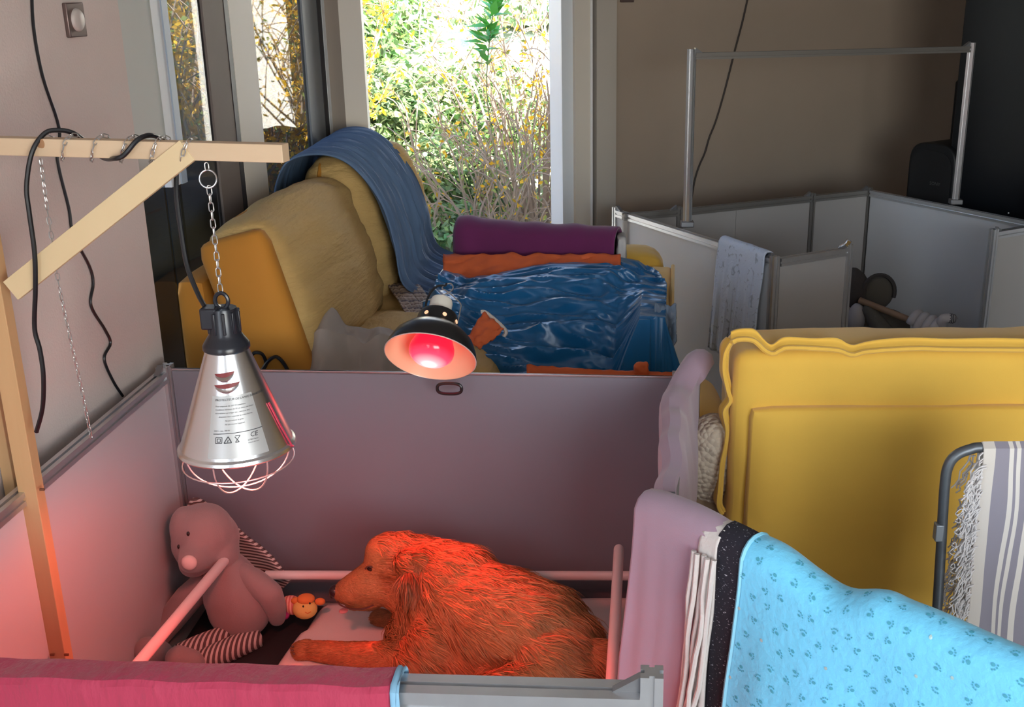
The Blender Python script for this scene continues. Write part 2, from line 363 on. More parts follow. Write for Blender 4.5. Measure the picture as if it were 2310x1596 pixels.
# cables fixed to the walls
def on_left(u, v):
    d = ray(u, v); k = (-1.27 - .08 * 3.1) / (d.x - .08 * d.y); return V((0, 0, HC)) + d * k + V((.006, 0, 0))
tag(MB().tube(spline([on_left(*q) for q in [(66, -30), (70, 60), (90, 170), (128, 290), (124, 360), (150, 470), (160, 530), (196, 600), (205, 640), (200, 690), (232, 745), (244, 775), (230, 810), (250, 860), (272, 894)]], 6), .0038, 6).build('cable', DARKPL), 'thin black cable running loosely down the pink wall', 'cable')
def on_back(u, v):
    d = ray(u, v); k = 5.835 / (d.y - .649 * d.x); return V((0, 0, HC)) + d * k + bn * .008
tag(MB().tube(spline([on_back(*q) for q in [(1690, -30), (1675, 40), (1658, 105), (1648, 145), (1630, 215), (1612, 275), (1598, 310), (1588, 345), (1575, 375), (1564, 412), (1555, 470)]], 5), .005, 6).build('cable', mat('brown_cable', (.035, .025, .02), .5)), 'dark cable hanging slantwise on the taupe back wall', 'cable')
# ------------------------------------------------------------------ playpen panels
def slot_profile(wd, k=1.):
    h = wd / 2; s = .0042 * k; d = .006 * k
    side = [(-h, -h), (-s, -h), (-s, -h + d), (s, -h + d), (s, -h)]
    out = []
    for q in range(4):
        c, s_ = [(1, 0), (0, 1), (-1, 0), (0, -1)][q]
        out += [(x * c - y * s_, x * s_ + y * c) for x, y in side]
    return out
PH = .754
def panel(label, p0, p1, board=None, post0=True, post1=True, h=PH, pt=.03, rail=.032, group=None, seams=(), bracket=True, rise=.012, bk=1., metal=None):
    p0, p1 = V((p0.x, p0.y, 0)), V((p1.x, p1.y, 0)); d = (p1 - p0).normalized(); L = (p1 - p0).length
    r = thing('playpen_panel', (p0 + p1) / 2, label, 'panel', group); up = V((0, 0, 1)); n = d.cross(up)
    a = p0 + d * (pt * .5 if post0 else 0); b = p1 - d * (pt * .5 if post1 else 0)
    cuts = [0] + list(seams) + [1]
    for i in range(len(cuts) - 1):
        q0 = a.lerp(b, cuts[i]) + d * .001; q1 = a.lerp(b, cuts[i + 1]) - d * .001
        MB().bar(q0 + up * (h / 2), q1 + up * (h / 2), .012, h - rail * 1.6).build('board', board or WHITEB, r, smooth=0)
    for nm, z in (('top_rail', h - rail / 2), ('bottom_rail', .012 + rail / 2)):
        MB().prism(slot_profile(rail), a + up * z, b + up * z).build(nm, metal or ALU, r, smooth=25)
    for on, q, sg in ((post0, p0, 1), (post1, p1, -1)):
        if not on: continue
        po = MB().prism(slot_profile(pt), q, q + up * (h + rise), up=d).build('post', metal or ALU, r, smooth=25)
        if bracket:
            e = q + d * sg * pt * .5; m = MB(); z = h
            m.add([e + n * .008 + up * z, e + d * sg * .034 * bk + n * .008 + up * z, e + n * .008 + up * (z + .022 * bk), e - n * .008 + up * z, e + d * sg * .034 * bk - n * .008 + up * z, e - n * .008 + up * (z + .022 * bk)],
                  [(0, 1, 2), (5, 4, 3), (0, 3, 4, 1), (1, 4, 5, 2), (2, 5, 3, 0)])
            m.build('corner_bracket', mat('bracket_grey', (.22, .22, .23), .4, .6), po, smooth=0)
    return r
DIMB = mat('dimmed_white_board', (.40, .375, .355), .5, var=.03, vscale=3)  # same white boards, darkened in colour for the dimmer light of the far pen
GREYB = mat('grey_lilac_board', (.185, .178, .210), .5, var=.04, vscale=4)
BL = V((-1.226, 3.005, 0)); BR = V((.235, 2.935, 0)); FR = P(1470, 1558, z=.742); FRb = V((FR.x, FR.y, 0)); F2 = P(893, 1541, z=.742)
FL = FRb + (V((F2.x, F2.y, 0)) - FRb).normalized() * 1.36
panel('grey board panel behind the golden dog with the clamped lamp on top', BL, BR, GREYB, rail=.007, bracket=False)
panel('white panel with metal rail along the pink wall behind the grey plush', FL + V((0, .03, 0)), BL + V((-.004, -.02, 0)), WHITEB, post0=False)
panel('white panel with grooved metal rail in front of the dog, crimson cloth over it', FL, FRb, WHITEB, post0=False, rail=.052, pt=.036, rise=.034, bk=1.3, h=.742)
_a, _b = P(1600, 1172, z=.79), P(2310, 1482, z=.79); _d = (_b - _a).normalized(); L2a = _a - _d * .125; L2b = _a + _d * 1.0; L2a.z = L2b.z = 0; RM = L2a + V((.02, .05, 0))
panel('panel beside the yellow sofa hidden under the mauve blanket', BR + V((.0, -.03, 0)), RM, WHITEB, post0=False)
panel('panel in the foreground covered by the turquoise paw print blanket', L2a, L2b, WHITEB)
A0, A1 = P(1390, 473, z=.754), P(1748, 578, z=.766)
panel('bright white panel beside the blue satin blanket with a towel over it', A0, A1, WHITEB)
C1 = P(1914, 558, z=.754)
panel('short white panel with a metal clip just right of the hanging towel', A1 + V((.02, .012, 0)), C1, DIMB, post0=False)
K0, K1 = P(1392, 487, z=.754), P(1960, 428, z=.754)
k1, k2 = P(1530, 472, z=.754), P(1826, 440, z=.754)
k1 = K0.lerp(K1, (k1 - K0).length / (K1 - K0).length); k2 = K0.lerp(K1, (k2 - K0).length / (K1 - K0).length)
off = V((.03, .05, 0))
panel('narrow white panel at the back wall behind the tall thin post', K0 + off, k1, DIMB, post0=False, metal=ALUD)
panel('long white panel with a seam standing along the taupe back wall', k1, k2, DIMB, post0=False, seams=(.42,), metal=ALUD)
panel('white panel in the far corner of the pen below the speaker', k2, K1, DIMB, post0=False, metal=ALUD)
Bp1 = K1 + (P(2310, 497, z=.754) - K1) * 1.5
panel('grey white panel standing in front of the black television', K1 + V((.01, -.02, 0)), Bp1, WHITEB, post0=False)
D0 = P(2243, 517, z=.766); dirC = (C1 - A1).normalized()
panel('white panel at the picture edge above the yellow sofa', D0, D0 + dirC * .75, DIMB)
# gate clip on the short panel
c = P(1912, 549, Y=C1.y - .01); t = thing('gate_clip', c, 'small shiny metal clip on top of the short white panel', 'clip')
MB().box(c, (.022, .018, .03), Matrix.Rotation(.5, 3, 'Y')).build('body', mat('chrome', (.8, .8, .82), .15, 1.), t, bevel=.003)
MB().tube(spline([c + V((-.012, 0, .0)), c + V((-.03, 0, -.012)), c + V((-.036, 0, -.03)), c + V((-.02, 0, -.03))], 5), .004, 6).build('lever', MATS['chrome'], t)
# high frame over the far pen: two posts and a cross bar
q1 = P(1550, 512, z=.754); q2 = P(2155, 461, z=.754)
fr = thing('pen_frame', V((q1.x, q1.y, .755)), 'tall metal frame of two posts and a crossbar over the far pen', 'frame')
for q in (q1, q2):
    po = MB().prism(slot_profile(.03), (q.x, q.y, .755), (q.x, q.y, 1.535), up=(.5, .8, 0)).build('post', ALU, fr, smooth=25)
    MB().box((q.x, q.y, .768), (.06, .05, .026)).build('foot_bracket', MATS['bracket_grey'], po, bevel=.004)
dd = (q2 - q1); dd.z = 0; dd.normalize()
MB().prism(slot_profile(.028), V((q1.x, q1.y, 1.505)) + dd * .015, V((q2.x, q2.y, 1.505)) - dd * .015).build('crossbar', ALUD, fr, smooth=25)
for q, sg in ((q1, 1), (q2, -1)):
    e = V((q.x, q.y, 1.519)) + dd * sg * .015; n = dd.cross(V((0, 0, 1))) * .009; m = MB()
    m.add([e + n, e + dd * sg * .035 + n, e + n + V((0, 0, .022)), e - n, e + dd * sg * .035 - n, e - n + V((0, 0, .022))], [(0, 1, 2), (5, 4, 3), (0, 3, 4, 1), (1, 4, 5, 2), (2, 5, 3, 0)])
    m.build('corner_bracket', MATS['bracket_grey'], fr, smooth=0)
# ------------------------------------------------------------------ television and loudspeakers
t0_, t1_ = V((1.90, 5.90, 0)), V((3.06, 4.29, 0)); dT = (t1_ - t0_).normalized(); nT = V((-.81, -.585, 0)).normalized()
tv = thing('television', (t0_ + t1_) / 2 + V((0, 0, .0)), 'huge black television screen behind the far panel', 'television')
BLK = mat('black_screen', (.004, .0042, .006), .35, spec=.25); BLK2 = mat('black_case', (.010, .010, .011), .5, spec=.3)
MB().bar(t0_ + V((0, 0, 1.26)), t1_ + V((0, 0, 1.26)), .05, 1.54).build('case', BLK2, tv, bevel=.006)
MB().bar(t0_ + dT * .015 + nT * .027 + V((0, 0, 1.26)), t1_ - dT * .015 + nT * .027 + V((0, 0, 1.26)), .004, 1.50).build('screen', BLK, tv, smooth=0)
MB().ell(P(2275, 481, Y=5.35), .004, n=8, m=6).build('standby_light', mat('standby_led', (.6, .6, .6), .4), tv)
for k in (.25, .75):
    q = t0_.lerp(t1_, k); MB().prism([(-.12, 0), (.12, 0), (.04, .12), (-.04, .12)], q - nT * .05 + V((0, 0, .42)), q + nT * .02 + V((0, 0, .42))).build('foot', BLK2, tv, smooth=0)
st = thing('tv_stand', (t0_ + t1_) / 2, 'low black stand carrying the television', 'stand')
MB().bar(t0_ + V((0, 0, .395)), t1_ + V((0, 0, .395)), .34, .05).build('top', BLK2, st, bevel=.005)
for k in (.04, .5, .96):
    q = t0_.lerp(t1_, k); MB().box(q + V((0, 0, .185)), (.3, .04, .37), frame(nT, (0, 0, 1))).build('side', BLK2, st, bevel=.004)
def tower(c, wd, dp, h, label, rounded, text=None):
    s = thing('loudspeaker', c, label, 'speaker'); R = frame(dT, (0, 0, 1)); yv = R @ V((0, 1, 0)); fwd = yv if yv.dot(nT) > 0 else -yv
    poly = [(-wd / 2, 0), (wd / 2, 0)]
    if rounded:
        poly = [(-wd / 2, 0), (wd / 2, 0)] + [(wd * .5 * math.copysign(abs(math.cos(a)) ** .6, math.cos(a)), h - wd * .42 + wd * .42 * math.sin(a) ** .7) for a in [math.pi * i / 14 for i in range(15)]]
    else: poly = [(-wd / 2, 0), (wd / 2, 0), (wd / 2, h - .02), (wd / 2 - .02, h), (-wd / 2 + .02, h), (-wd / 2, h - .02)]
    m = MB(); n = len(poly); base = V(c)
    m.add([base + dT * x + fwd * (dp / 2) + V((0, 0, z)) for x, z in poly] + [base + dT * x - fwd * (dp / 2) + V((0, 0, z)) for x, z in poly], [tuple(range(n - 1, -1, -1)), tuple(range(n, 2 * n))] + [(i, (i + 1) % n, n + (i + 1) % n, n + i) for i in range(n)])
    m.build('cabinet', BLK2, s, weld=True, bevel=.008)
    m = MB(); sc = .88
    m.add([base + dT * x * sc + fwd * (dp / 2 + .006) + V((0, 0, h * .06 + z * .9)) for x, z in poly] + [base + dT * x * sc + fwd * (dp / 2 - .004) + V((0, 0, h * .06 + z * .9)) for x, z in poly], [tuple(range(n - 1, -1, -1)), tuple(range(n, 2 * n))] + [(i, (i + 1) % n, n + (i + 1) % n, n + i) for i in range(n)])
    g = m.build('grille', mat('speaker_cloth', (.012, .012, .013), .9, bump=.4, bscale=900), s, weld=True)
    if text:
        vs, fs = text2d(*text[:2]); m = MB(); o = text[2]
        m.add([base + dT * (x + o[0]) + fwd * (dp / 2 + .0075) + V((0, 0, y + o[1])) for x, y in vs], fs); m.build('lettering', mat('dim_silver', (.10, .10, .10), .4, .3), g, smooth=0)
c1 = P(2108, 470, Y=6.02); c2 = P(2178, 300, Y=6.3)
tower(V((c1.x + .03, 6.0, 0)), .30, .24, P(2100, 325, Y=5.9).z, 'black rounded loudspeaker in the corner in front of the television', True, ('SONY', .026, (.005, P(2140, 418, Y=5.9).z)))
tower(V((c2.x + .03, 6.22, 0)), .22, .16, P(2160, 178, Y=6.22).z, 'tall narrow black loudspeaker beside the television edge', False)
# ------------------------------------------------------------------ wooden lamp gallows
def wood_mat(name, c, c2):
    m = mat(name, c, .6, c2=c2, vscale=9, stretch=(1, 1, 1), bump=.15, bscale=60, detail=6); n = m.node_tree
    return m
WOOD = mat('raw_pine', (.70, .53, .36), .6, c2=(.60, .42, .26), vscale=14, stretch=(.25, 2, 2.2), bump=.1, bscale=80, detail=6)
WOODV = mat('raw_pine_upright', (.62, .39, .20), .6, c2=(.52, .30, .13), vscale=14, stretch=(2.2, 2.2, .2), bump=.1, bscale=80, detail=6)
WOODD = mat('raw_pine_brace', (.72, .56, .34), .6, c2=(.66, .50, .28), vscale=10, stretch=(1.2, 2, 1.2), bump=.1, bscale=80, detail=6)
ZB = 1.5
bE = P(645, 345, z=ZB); bS = V((-1.30, 2.215, ZB)); bd = (bE - bS).normalized()
pz = V((-1.228, 2.20, 0))
gl = thing('lamp_gallows', (pz.x, pz.y, 0), 'pale pine post with arm and diagonal brace holding the silver lamp', 'wooden stand')
MB().bar(bS, bE, .03, .034).build('arm', WOOD, gl, smooth=0, bevel=.0015)
MB().bar((pz.x, pz.y, 0.0), (pz.x, pz.y, 1.52), .042, .03, up=(.08, 1, 0)).build('post', WOODV, gl, smooth=0, bevel=.0015)
yb = 2.163
br0, br1 = P(28, 655, Y=yb), P(400, 358, Y=yb - .045)
MB().bar(br0, br1 + (br1 - br0).normalized() * .03, .014, .045, up=(0, 0, 1)).build('brace', WOODD, gl, smooth=0, bevel=.001)
for (u, v) in [(95, 1105), (118, 1478), (150, 1478)]:
    q = P(u, v, Y=2.18); MB().box(q, (.010, .004, .005)).build('staple', mat('rust', (.22, .10, .05), .5, .5), gl, smooth=0)
m = MB(); q = bS + bd * .235; m.ell(q + V((0, -.0155, .008)), (.011, .0012, .009), n=12, m=6); m.build('knot', mat('pine_knot', (.36, .18, .08), .6), gl)
# second timber outside the rail
tag(MB().bar((-1.317, 2.30, 0.), (-1.317, 2.30, 1.2), .026, .05, up=(.08, 1, 0)).build('timber', WOODV, smooth=0, bevel=.0015), 'short pale timber upright behind the metal rail at the picture edge', 'timber')
# ------------------------------------------------------------------ chains
CHR = mat('zinc_chain', (.55, .54, .53), .3, .9)
def link_mesh(L, W, r):
    pts = []; n = 6
    for i in range(n + 1): a = -math.pi / 2 + math.pi * i / n; pts.append(V((W * math.cos(a), 0, (L - W) + W * math.sin(a) + 0)) if False else V((W * math.sin(a), 0, (L - W) + W * math.cos(a))))
    for i in range(n + 1): a = math.pi / 2 + math.pi * i / n; pts.append(V((W * math.sin(a), 0, -(L - W) + W * math.cos(a))))
    me_o = MB().tube(pts, r, 6, closed=True).build('link_proto', CHR, loc=(0, 0, 0)); me = me_o.data; bpy.data.objects.remove(me_o); me.name = 'link'; return me
def chain(label, pts, L, me, root=None, twist=0.):
    pts = [V(p) for p in pts]
    root = root or thing('chain', pts[0], label, 'chain')
    acc = 0.; seg = []; 
    d = [0]
    for i in range(1, len(pts)): d.append(d[-1] + (pts[i] - pts[i - 1]).length)
    tot = d[-1]; n = max(1, int(tot / L)); base = wl(root)
    def at(s):
        for i in range(1, len(pts)):
            if s <= d[i] or i == len(pts) - 1:
                t = (s - d[i - 1]) / max(1e-9, d[i] - d[i - 1]); return pts[i - 1].lerp(pts[i], min(1, max(0, t)))
    for k in range(n):
        a, b = at(k * tot / n), at((k + 1) * tot / n); z = (b - a).normalized()
        q = z.to_track_quat('Z', 'Y') @ Quaternion((0, 0, 1), twist + (math.pi / 2 if k % 2 else .25) + .2 * random.random())
        o = bpy.data.objects.new('link', me); col.objects.link(o); o.parent = root
        o.rotation_mode = 'QUATERNION'; o.rotation_quaternion = q; o.location = (a + b) / 2 - base
    return root
LK = link_mesh(.0095, .0042, .00125); LKs = link_mesh(.0075, .0034, .0011)
lamX, lamY = -.740, 2.122
zt = P(495, 690, Y=lamY).z; zn = P(505, 783, Y=lamY).z; zr = P(528, 1000, Y=lamY).z; zb = P(545, 1098, Y=lamY).z
LC = V((lamX, lamY, 0))
rng_z = P(465, 404, Y=lamY).z
ch = chain('thin zinc chain holding up the silver cone lamp', [LC + V((0, 0, zt + .028)), LC + V((0, 0, rng_z - .014))], .0155, LK)
m = MB(); m.tube([LC + V((.0165 * math.cos(a), .004 * math.sin(a), rng_z + .0165 * math.sin(a))) for a in [2 * math.pi * i / 24 for i in range(24)]], .0017, 6, closed=True)
m.build('ring', CHR, ch)
chain(None, [LC + V((0, 0, rng_z + .014)), LC + V((.0, 0, ZB - .02))], .0135, LKs, root=ch)
# chain wound round the arm
def wind(u0, u1, turns, ph=0.):
    out = []; n = int(turns * 16) + 1
    for i in range(n):
        t = i / (n - 1); s = (u0 + (u1 - u0) * t); a = ph + t * turns * 2 * math.pi
        p = bS.lerp(bE, s); out.append(p + V((0, -1, 0)) * (.022 * math.cos(a)) + V((0, 0, 1)) * (.025 * math.sin(a)))
    return out
tt = lambda u: (P(u, 335, z=ZB).x - bS.x) / (bE.x - bS.x)
w_ = chain('zinc chain wound several times round the pine arm', wind(tt(95), tt(455), 5.0, 1.9), .0135, LKs)
q = bS.lerp(bE, tt(85))
chain(None, [q + V((0, -.02, -.02)), q + V((0, -.025, -.12)), q + V((-.003, -.02, -.28)), q + V((.0, 0.0, -.50)), q + V((0, .01, -.62))], .014, LKs, root=w_)
# thick black lamp cable wound over the arm
def C(u, v, y): return P(u, v, Y=y)
yf, ybk = bS.y - .028, bS.y + .03
pts = [C(82, 975, 2.16), C(96, 920, 2.155), C(98, 850, 2.15), C(90, 790, 2.15), C(78, 740, 2.15), C(80, 650, 2.14), C(78, 570, 2.135), C(66, 480, 2.135), C(60, 420, 2.14), C(72, 345, 2.15), C(100, 302, 2.17), C(132, 294, 2.185), C(168, 302, 2.20), C(205, 330, 2.23), C(232, 356, 2.20), C(258, 358, 2.125), C(280, 350, 2.115), C(308, 318, 2.12), C(332, 306, 2.14), C(352, 308, 2.17), C(372, 320, 2.20), C(388, 345, 2.19), C(397, 372, 2.175), C(398, 440, 2.17), C(408, 520, 2.165), C(422, 600, 2.155), C(445, 660, 2.14), C(462, 692, 2.125)]
tag(MB().tube(spline(pts, 7), .0048, 8).build('lamp_cable', DARKPL), 'thick black cable winding over the pine arm down to the silver lamp', 'cable')
# ------------------------------------------------------------------ silver cone heat lamp
ALP = mat('polished_aluminium', (.80, .80, .82), .27, 1., var=.04, vscale=20)
lam = thing('heat_lamp', LC + V((0, 0, zb)), 'silver cone heat lamp with wire guard hanging by a chain', 'lamp')
T = Matrix.Translation(LC)
rr = .116; rn = .040
sh = MB().lathe([(rn, zn + .004), (rn + .002, zn - .004), (rr - .004, zr + .006), (rr + .001, zr + .002), (rr + .003, zr - .004), (rr + .001, zr - .007), (rr - .005, zr - .004), (rr - .008, zr + .004), (rn - .003, zn - .006)], T, 64).build('shade', ALP, lam, smooth=30)
def cone_pt(ang, z, lift=.0012):
    t = (z - zr - .006) / (zn - zr - .010); r = (rr - .004) + (rn + .002 - rr + .004) * t + lift
    return LC + V((r * math.sin(ang), -r * math.cos(ang), z))
for k, (zz, wd) in enumerate(((zn - .037, .15), (zn - .058, .17))):           # cooling slits: raised lip and dark red gap
    ac = .16 + .06 * k
    m = MB(); g = MB(); N = 12
    for i in range(N):
        a0 = ac - wd * 2.4 + wd * 4.8 * i / N; a1 = ac - wd * 2.4 + wd * 4.8 * (i + 1) / N
        e0 = math.sin(math.pi * i / N) ** .6 * .0085; e1 = math.sin(math.pi * (i + 1) / N) ** .6 * .0085
        s0 = .004 * (i / N - .5); s1 = .004 * ((i + 1) / N - .5)
        g.add([cone_pt(a0, zz + s0, .0008), cone_pt(a1, zz + s1, .0008), cone_pt(a1, zz + s1 - e1, .0008), cone_pt(a0, zz + s0 - e0, .0008)], [(3, 2, 1, 0)])
        m.add([cone_pt(a0, zz + s0 - e0, .0005), cone_pt(a1, zz + s1 - e1, .0005), cone_pt(a1, zz + s1 - e1 * 1.5, .0065 * e1 / .0085), cone_pt(a0, zz + s0 - e0 * 1.5, .0065 * e0 / .0085)], [(3, 2, 1, 0)])
        m.add([cone_pt(a0, zz + s0 - e0 * 1.5, .0065 * e0 / .0085), cone_pt(a1, zz + s1 - e1 * 1.5, .0065 * e1 / .0085), cone_pt(a1, zz + s1 - e1 * 2.1, .0005), cone_pt(a0, zz + s0 - e0 * 2.1, .0005)], [(3, 2, 1, 0)])
    sl = g.build('vent_slit', mat('slit_red', (.20, .015, .015), .4), lam, smooth=0); m.build('vent_lip', ALP, lam)
# printed label
st_ = MB(); st_.grid(24, 16, lambda i, j: cone_pt(-.22 + 1.12 * i, zr + .012 + (zn - zr) * .56 * j, .0008)); st_.build('sticker', mat('sticker_silver', (.50, .50, .49), .38, .35), lam)
ink = MB()
a00, z00 = -.16, zr + .012 + (zn - zr) * .56
def put(body, size, x, y, align='LEFT', bold=False):
    vs, fs = text2d(body, size, align)
    out = []
    for (tx, ty) in vs:
        z = z00 + y + ty + (x + tx) * .02
        t = (z - zr) / (zn - zr); r = (rr - .004) + (rn - rr) * t
        out.append(cone_pt(a00 + .04 + (x + tx) / max(.055, r) * 1.0, z, .0016))
    ink.add(out, fs)
put('PROTECTEUR DE LAMPE INFRAROUGE', .0056, 0, -.009)
put('Pour ampoule de 250 W maximum.', .0038, .001, -.020)
put('Conditions minimum de 50 cm entre une lampe', .0036, .001, -.0265)
put('et le volume à protéger (ex. : animaux, etc.)', .0036, .001, -.033)
put('Attention: bien respecter la notice fournie.', .0036, .008, -.040)
put('Ne pas enlever la grille.', .0036, .020, -.0475)
put("Ne pas couvrir l'appareil.", .0036, .020, -.0545)
put('230 V~ max. 250 W', .0036, .0, -.066)
put('CE', .0125, .068, -.083)
put('62780, France', .0036, .064, -.089); put('Made in Germany', .0030, .065, -.094)
def stroke(pts, wd=.0006, closed=False):
    n = len(pts)
    for i in range(n if closed else n - 1):
        (x0, y0), (x1, y1) = pts[i], pts[(i + 1) % n]; L = math.hypot(x1 - x0, y1 - y0); nx, ny = -(y1 - y0) / L * wd, (x1 - x0) / L * wd
        K = max(1, int(L / .01)); 
        for k in range(K):
            ax, ay, bx, by = x0 + (x1 - x0) * k / K, y0 + (y1 - y0) * k / K, x0 + (x1 - x0) * (k + 1) / K, y0 + (y1 - y0) * (k + 1) / K
            o = []
            for (X_, Y_) in ((ax - nx, ay - ny), (bx - nx, by - ny), (bx + nx, by + ny), (ax + nx, ay + ny)):
                z = z00 + Y_ + X_ * .02; t = (z - zr) / (zn - zr); r = (rr - .004) + (rn - rr) * t; o.append(cone_pt(a00 + .04 + X_ / r, z, .0016))
            ink.add(o, [(0, 1, 2, 3)])
stroke([(-.001, -.0705), (.092, -.0705)])
stroke([(.004, -.088), (.016, -.088), (.016, -.077), (.004, -.077)], closed=True); stroke([(.007, -.0855), (.013, -.0855), (.013, -.0795), (.007, -.0795)], closed=True)
stroke([(.020, -.088), (.034, -.088), (.027, -.076)], .0009, True); stroke([(.0265, -.0865), (.0275, -.082)], .0008)
stroke([(.040, -.076), (.049, -.076), (.041, -.088), (.048, -.088), (.039, -.0775)], .0007)
ink.build('printed_text', mat('ink', (.03, .03, .035), .6), lam, smooth=0)
# holder
hm = mat('holder_plastic', (.017, .018, .025), .28)
m = MB(); m.lathe([(.0, zt - .004), (.027, zt - .004), (.029, zt - .012), (.031, zn + .030), (.036, zn + .022), (.044, zn + .010), (.046, zn + .006), (.046, zn - .002), (.041, zn - .006), (.0, zn - .006)], T, 32)
hold = m.build('lamp_holder', hm, lam, smooth=35)
for k in range(10):
    a = 2 * math.pi * k / 10; MB().box(LC + V((.0305 * math.cos(a), .0305 * math.sin(a), (zt + zn) / 2 + .012)), (.006, .006, zt - zn - .042), Matrix.Rotation(a, 3, 'Z')).build('holder_rib', hm, hold, bevel=.0015)
MB().box(LC + V((-.022, -.006, zt - .022)), (.034, .040, .044)).build('cable_gland', hm, lam, bevel=.004)
m = MB(); m.tube([LC + V((.013 * math.cos(a), 0, zt + .010 + .016 * math.sin(a))) for a in [2 * math.pi * i / 20 for i in range(20)]], .0042, 8, closed=True); m.build('hanging_eye', hm, lam)
# wire guard
WIRE = mat('guard_wire', (.75, .70, .68), .35, .7)
for k in range(3):
    a = math.pi * k / 3 + .35; m = MB(); pts = []
    for i in range(25):
        t = math.pi * i / 24; pts.append(LC + V((math.cos(a) * (rr - .012) * math.cos(t), math.sin(a) * (rr - .012) * math.cos(t), zr - .006 - (zr - zb - .006) * math.sin(t) ** .85 - .0012 * k)))
    m.tube(pts, .00165, 6); m.build('guard_wire', WIRE, lam)
m = MB(); m.tube([LC + V(((rr - .004) * math.cos(t), (rr - .004) * math.sin(t), zr - .036 + .004 * math.sin(t))) for t in [2 * math.pi * i / 40 for i in range(40)]], .0015, 6, closed=True); m.build('guard_ring', WIRE, lam)
e = cone_pt(1.45, zr + .001, .004)
m = MB(); m.tube([cone_pt(1.32, zr + .098, .003), cone_pt(1.38, zr + .05, .003), e, e + V((.004, 0, -.002))], .0021, 6); m.build('clip_wire', mat('red_wire', (.55, .03, .07), .3, .3), lam)
# bulb
m = MB(); m.lathe([(0, zr - .012), (.030, zr - .008), (.050, zr + .004), (.0605, zr + .022), (.058, zr + .038), (.045, zr + .075), (.026, zr + .105), (.020, zr + .14), (0, zr + .14)], T, 32)
m.build('bulb', mat('red_bulb_a', (.6, .02, .02), .2, emit=(1., .10, .07), estr=3.), lam)
pl = bpy.data.lights.new('heat_lamp_glow', 'SPOT'); pl.energy = 24; pl.color = (1, .17, .13); pl.shadow_soft_size = .045; pl.spot_size = math.radians(164); pl.spot_blend = .5
po = bpy.data.objects.new('heat_lamp_glow', pl); col.objects.link(po); po.parent = lam; po.location = V((0, 0, zr - .018 - zb))
# ------------------------------------------------------------------ black clamp lamp on the grey panel
rgt = V((1, 0, 0)); upv = V((0, ST, CT)); fwdv = V((0, CT, -ST))
ax = (-.50 * fwdv - .86 * upv - .10 * rgt).normalized()                         # the way the lamp faces
c0 = P(971, 806, Y=2.825)
R2 = (ax.to_track_quat('Z', 'Y')).to_matrix().to_4x4(); M2 = Matrix.Translation(c0) @ R2                 # z = facing
cl = thing('clamp_lamp', c0, 'black dome clamp lamp with a glowing red bulb on the grey panel', 'lamp')
BLM = mat('black_enamel', (.012, .011, .012), .3)
k = .124
m = MB(); m.lathe([(k, 0), (k * 1.005, -.004), (k * .97, -.022), (k * .86, -.052), (k * .66, -.078), (k * .50, -.090), (k * .47, -.096), (k * .45, -.122), (k * .40, -.135), (0.03, -.137)], M2, 48); m.build('dome', BLM, cl, smooth=35)
m = MB(); m.lathe([(k, 0), (k * .985, -.004), (k * .95, -.022), (k * .84, -.050), (k * .64, -.075), (k * .45, -.090), (.03, -.12)], M2, 48); m.build('inner_reflector', mat('warm_lit_white', (.78, .60, .38), .35, .1), cl, smooth=35)  # orange of the bulb's light is mixed into the reflector colour
m = MB(); m.lathe([(k - .001, .0012), (k + .0012, 0), (k, -.002)], M2, 48); m.build('rim', mat('rim_white', (.8, .72, .7), .3, .4), cl)
m = MB(); m.lathe([(0.031, -.132), (.0315, -.175), (.0285, -.183), (0, -.184)], M2, 32); m.build('socket', mat('porcelain', (.72, .68, .60), .3, bump=0), cl, smooth=35)
for a in (1.0, 1.9, 3.0, 4.2, 5.3, 0.2):
    q = M2 @ V((k * .462 * math.cos(a), k * .462 * math.sin(a), -.108)); n = (R2.to_3x3() @ V((math.cos(a), math.sin(a), -.1)))
    m = MB(); m.lathe([(0, .001), (.006, .001), (.0062, -.002)], Matrix.Translation(q) @ n.to_track_quat('Z', 'Y').to_matrix().to_4x4(), 12); m.build('vent_hole', mat('vent_glow', (.7, .45, .3), .4, emit=(1, .55, .3), estr=.9), cl)
m = MB(); m.lathe([(.0, .022), (.022, .019), (.045, .010), (.0585, -.004), (.0615, -.016), (.061, -.028), (.05, -.06), (.03, -.09), (0, -.1)], M2, 40)
bulb2 = bpy.data.materials.new('red_bulb_b'); bulb2.use_nodes = True; MATS['red_bulb_b'] = bulb2
n_ = bulb2.node_tree; bs = n_.nodes['Principled BSDF']; bs.inputs['Base Color'].default_value = (.5, .01, .02, 1); bs.inputs['Roughness'].default_value = .15
tc = n_.nodes.new('ShaderNodeTexCoord'); mp = n_.nodes.new('ShaderNodeVectorMath'); mp.operation = 'DISTANCE'
hot = ax * .018 + (R2.to_3x3() @ V((0, 0, 0))) + V((-.004, -.012, -.022)); mp.inputs[1].default_value = hot
n_.links.new(tc.outputs['Object'], mp.inputs[0])
cr = n_.nodes.new('ShaderNodeValToRGB'); n_.links.new(mp.outputs['Value'], cr.inputs[0]); cr.color_ramp.elements[0].position = .014; cr.color_ramp.elements[0].color = (1, .85, .8, 1)
cr.color_ramp.elements[1].position = .085; cr.color_ramp.elements[1].color = (.50, .004, .018, 1); e_ = cr.color_ramp.elements.new(.034); e_.color = (1, .25, .27, 1); e_ = cr.color_ramp.elements.new(.058); e_.color = (.9, .035, .075, 1)
n_.links.new(cr.outputs[0], bs.inputs['Emission Color']); bs.inputs['Emission Strength'].default_value = 2.6
m.build('bulb', bulb2, cl)
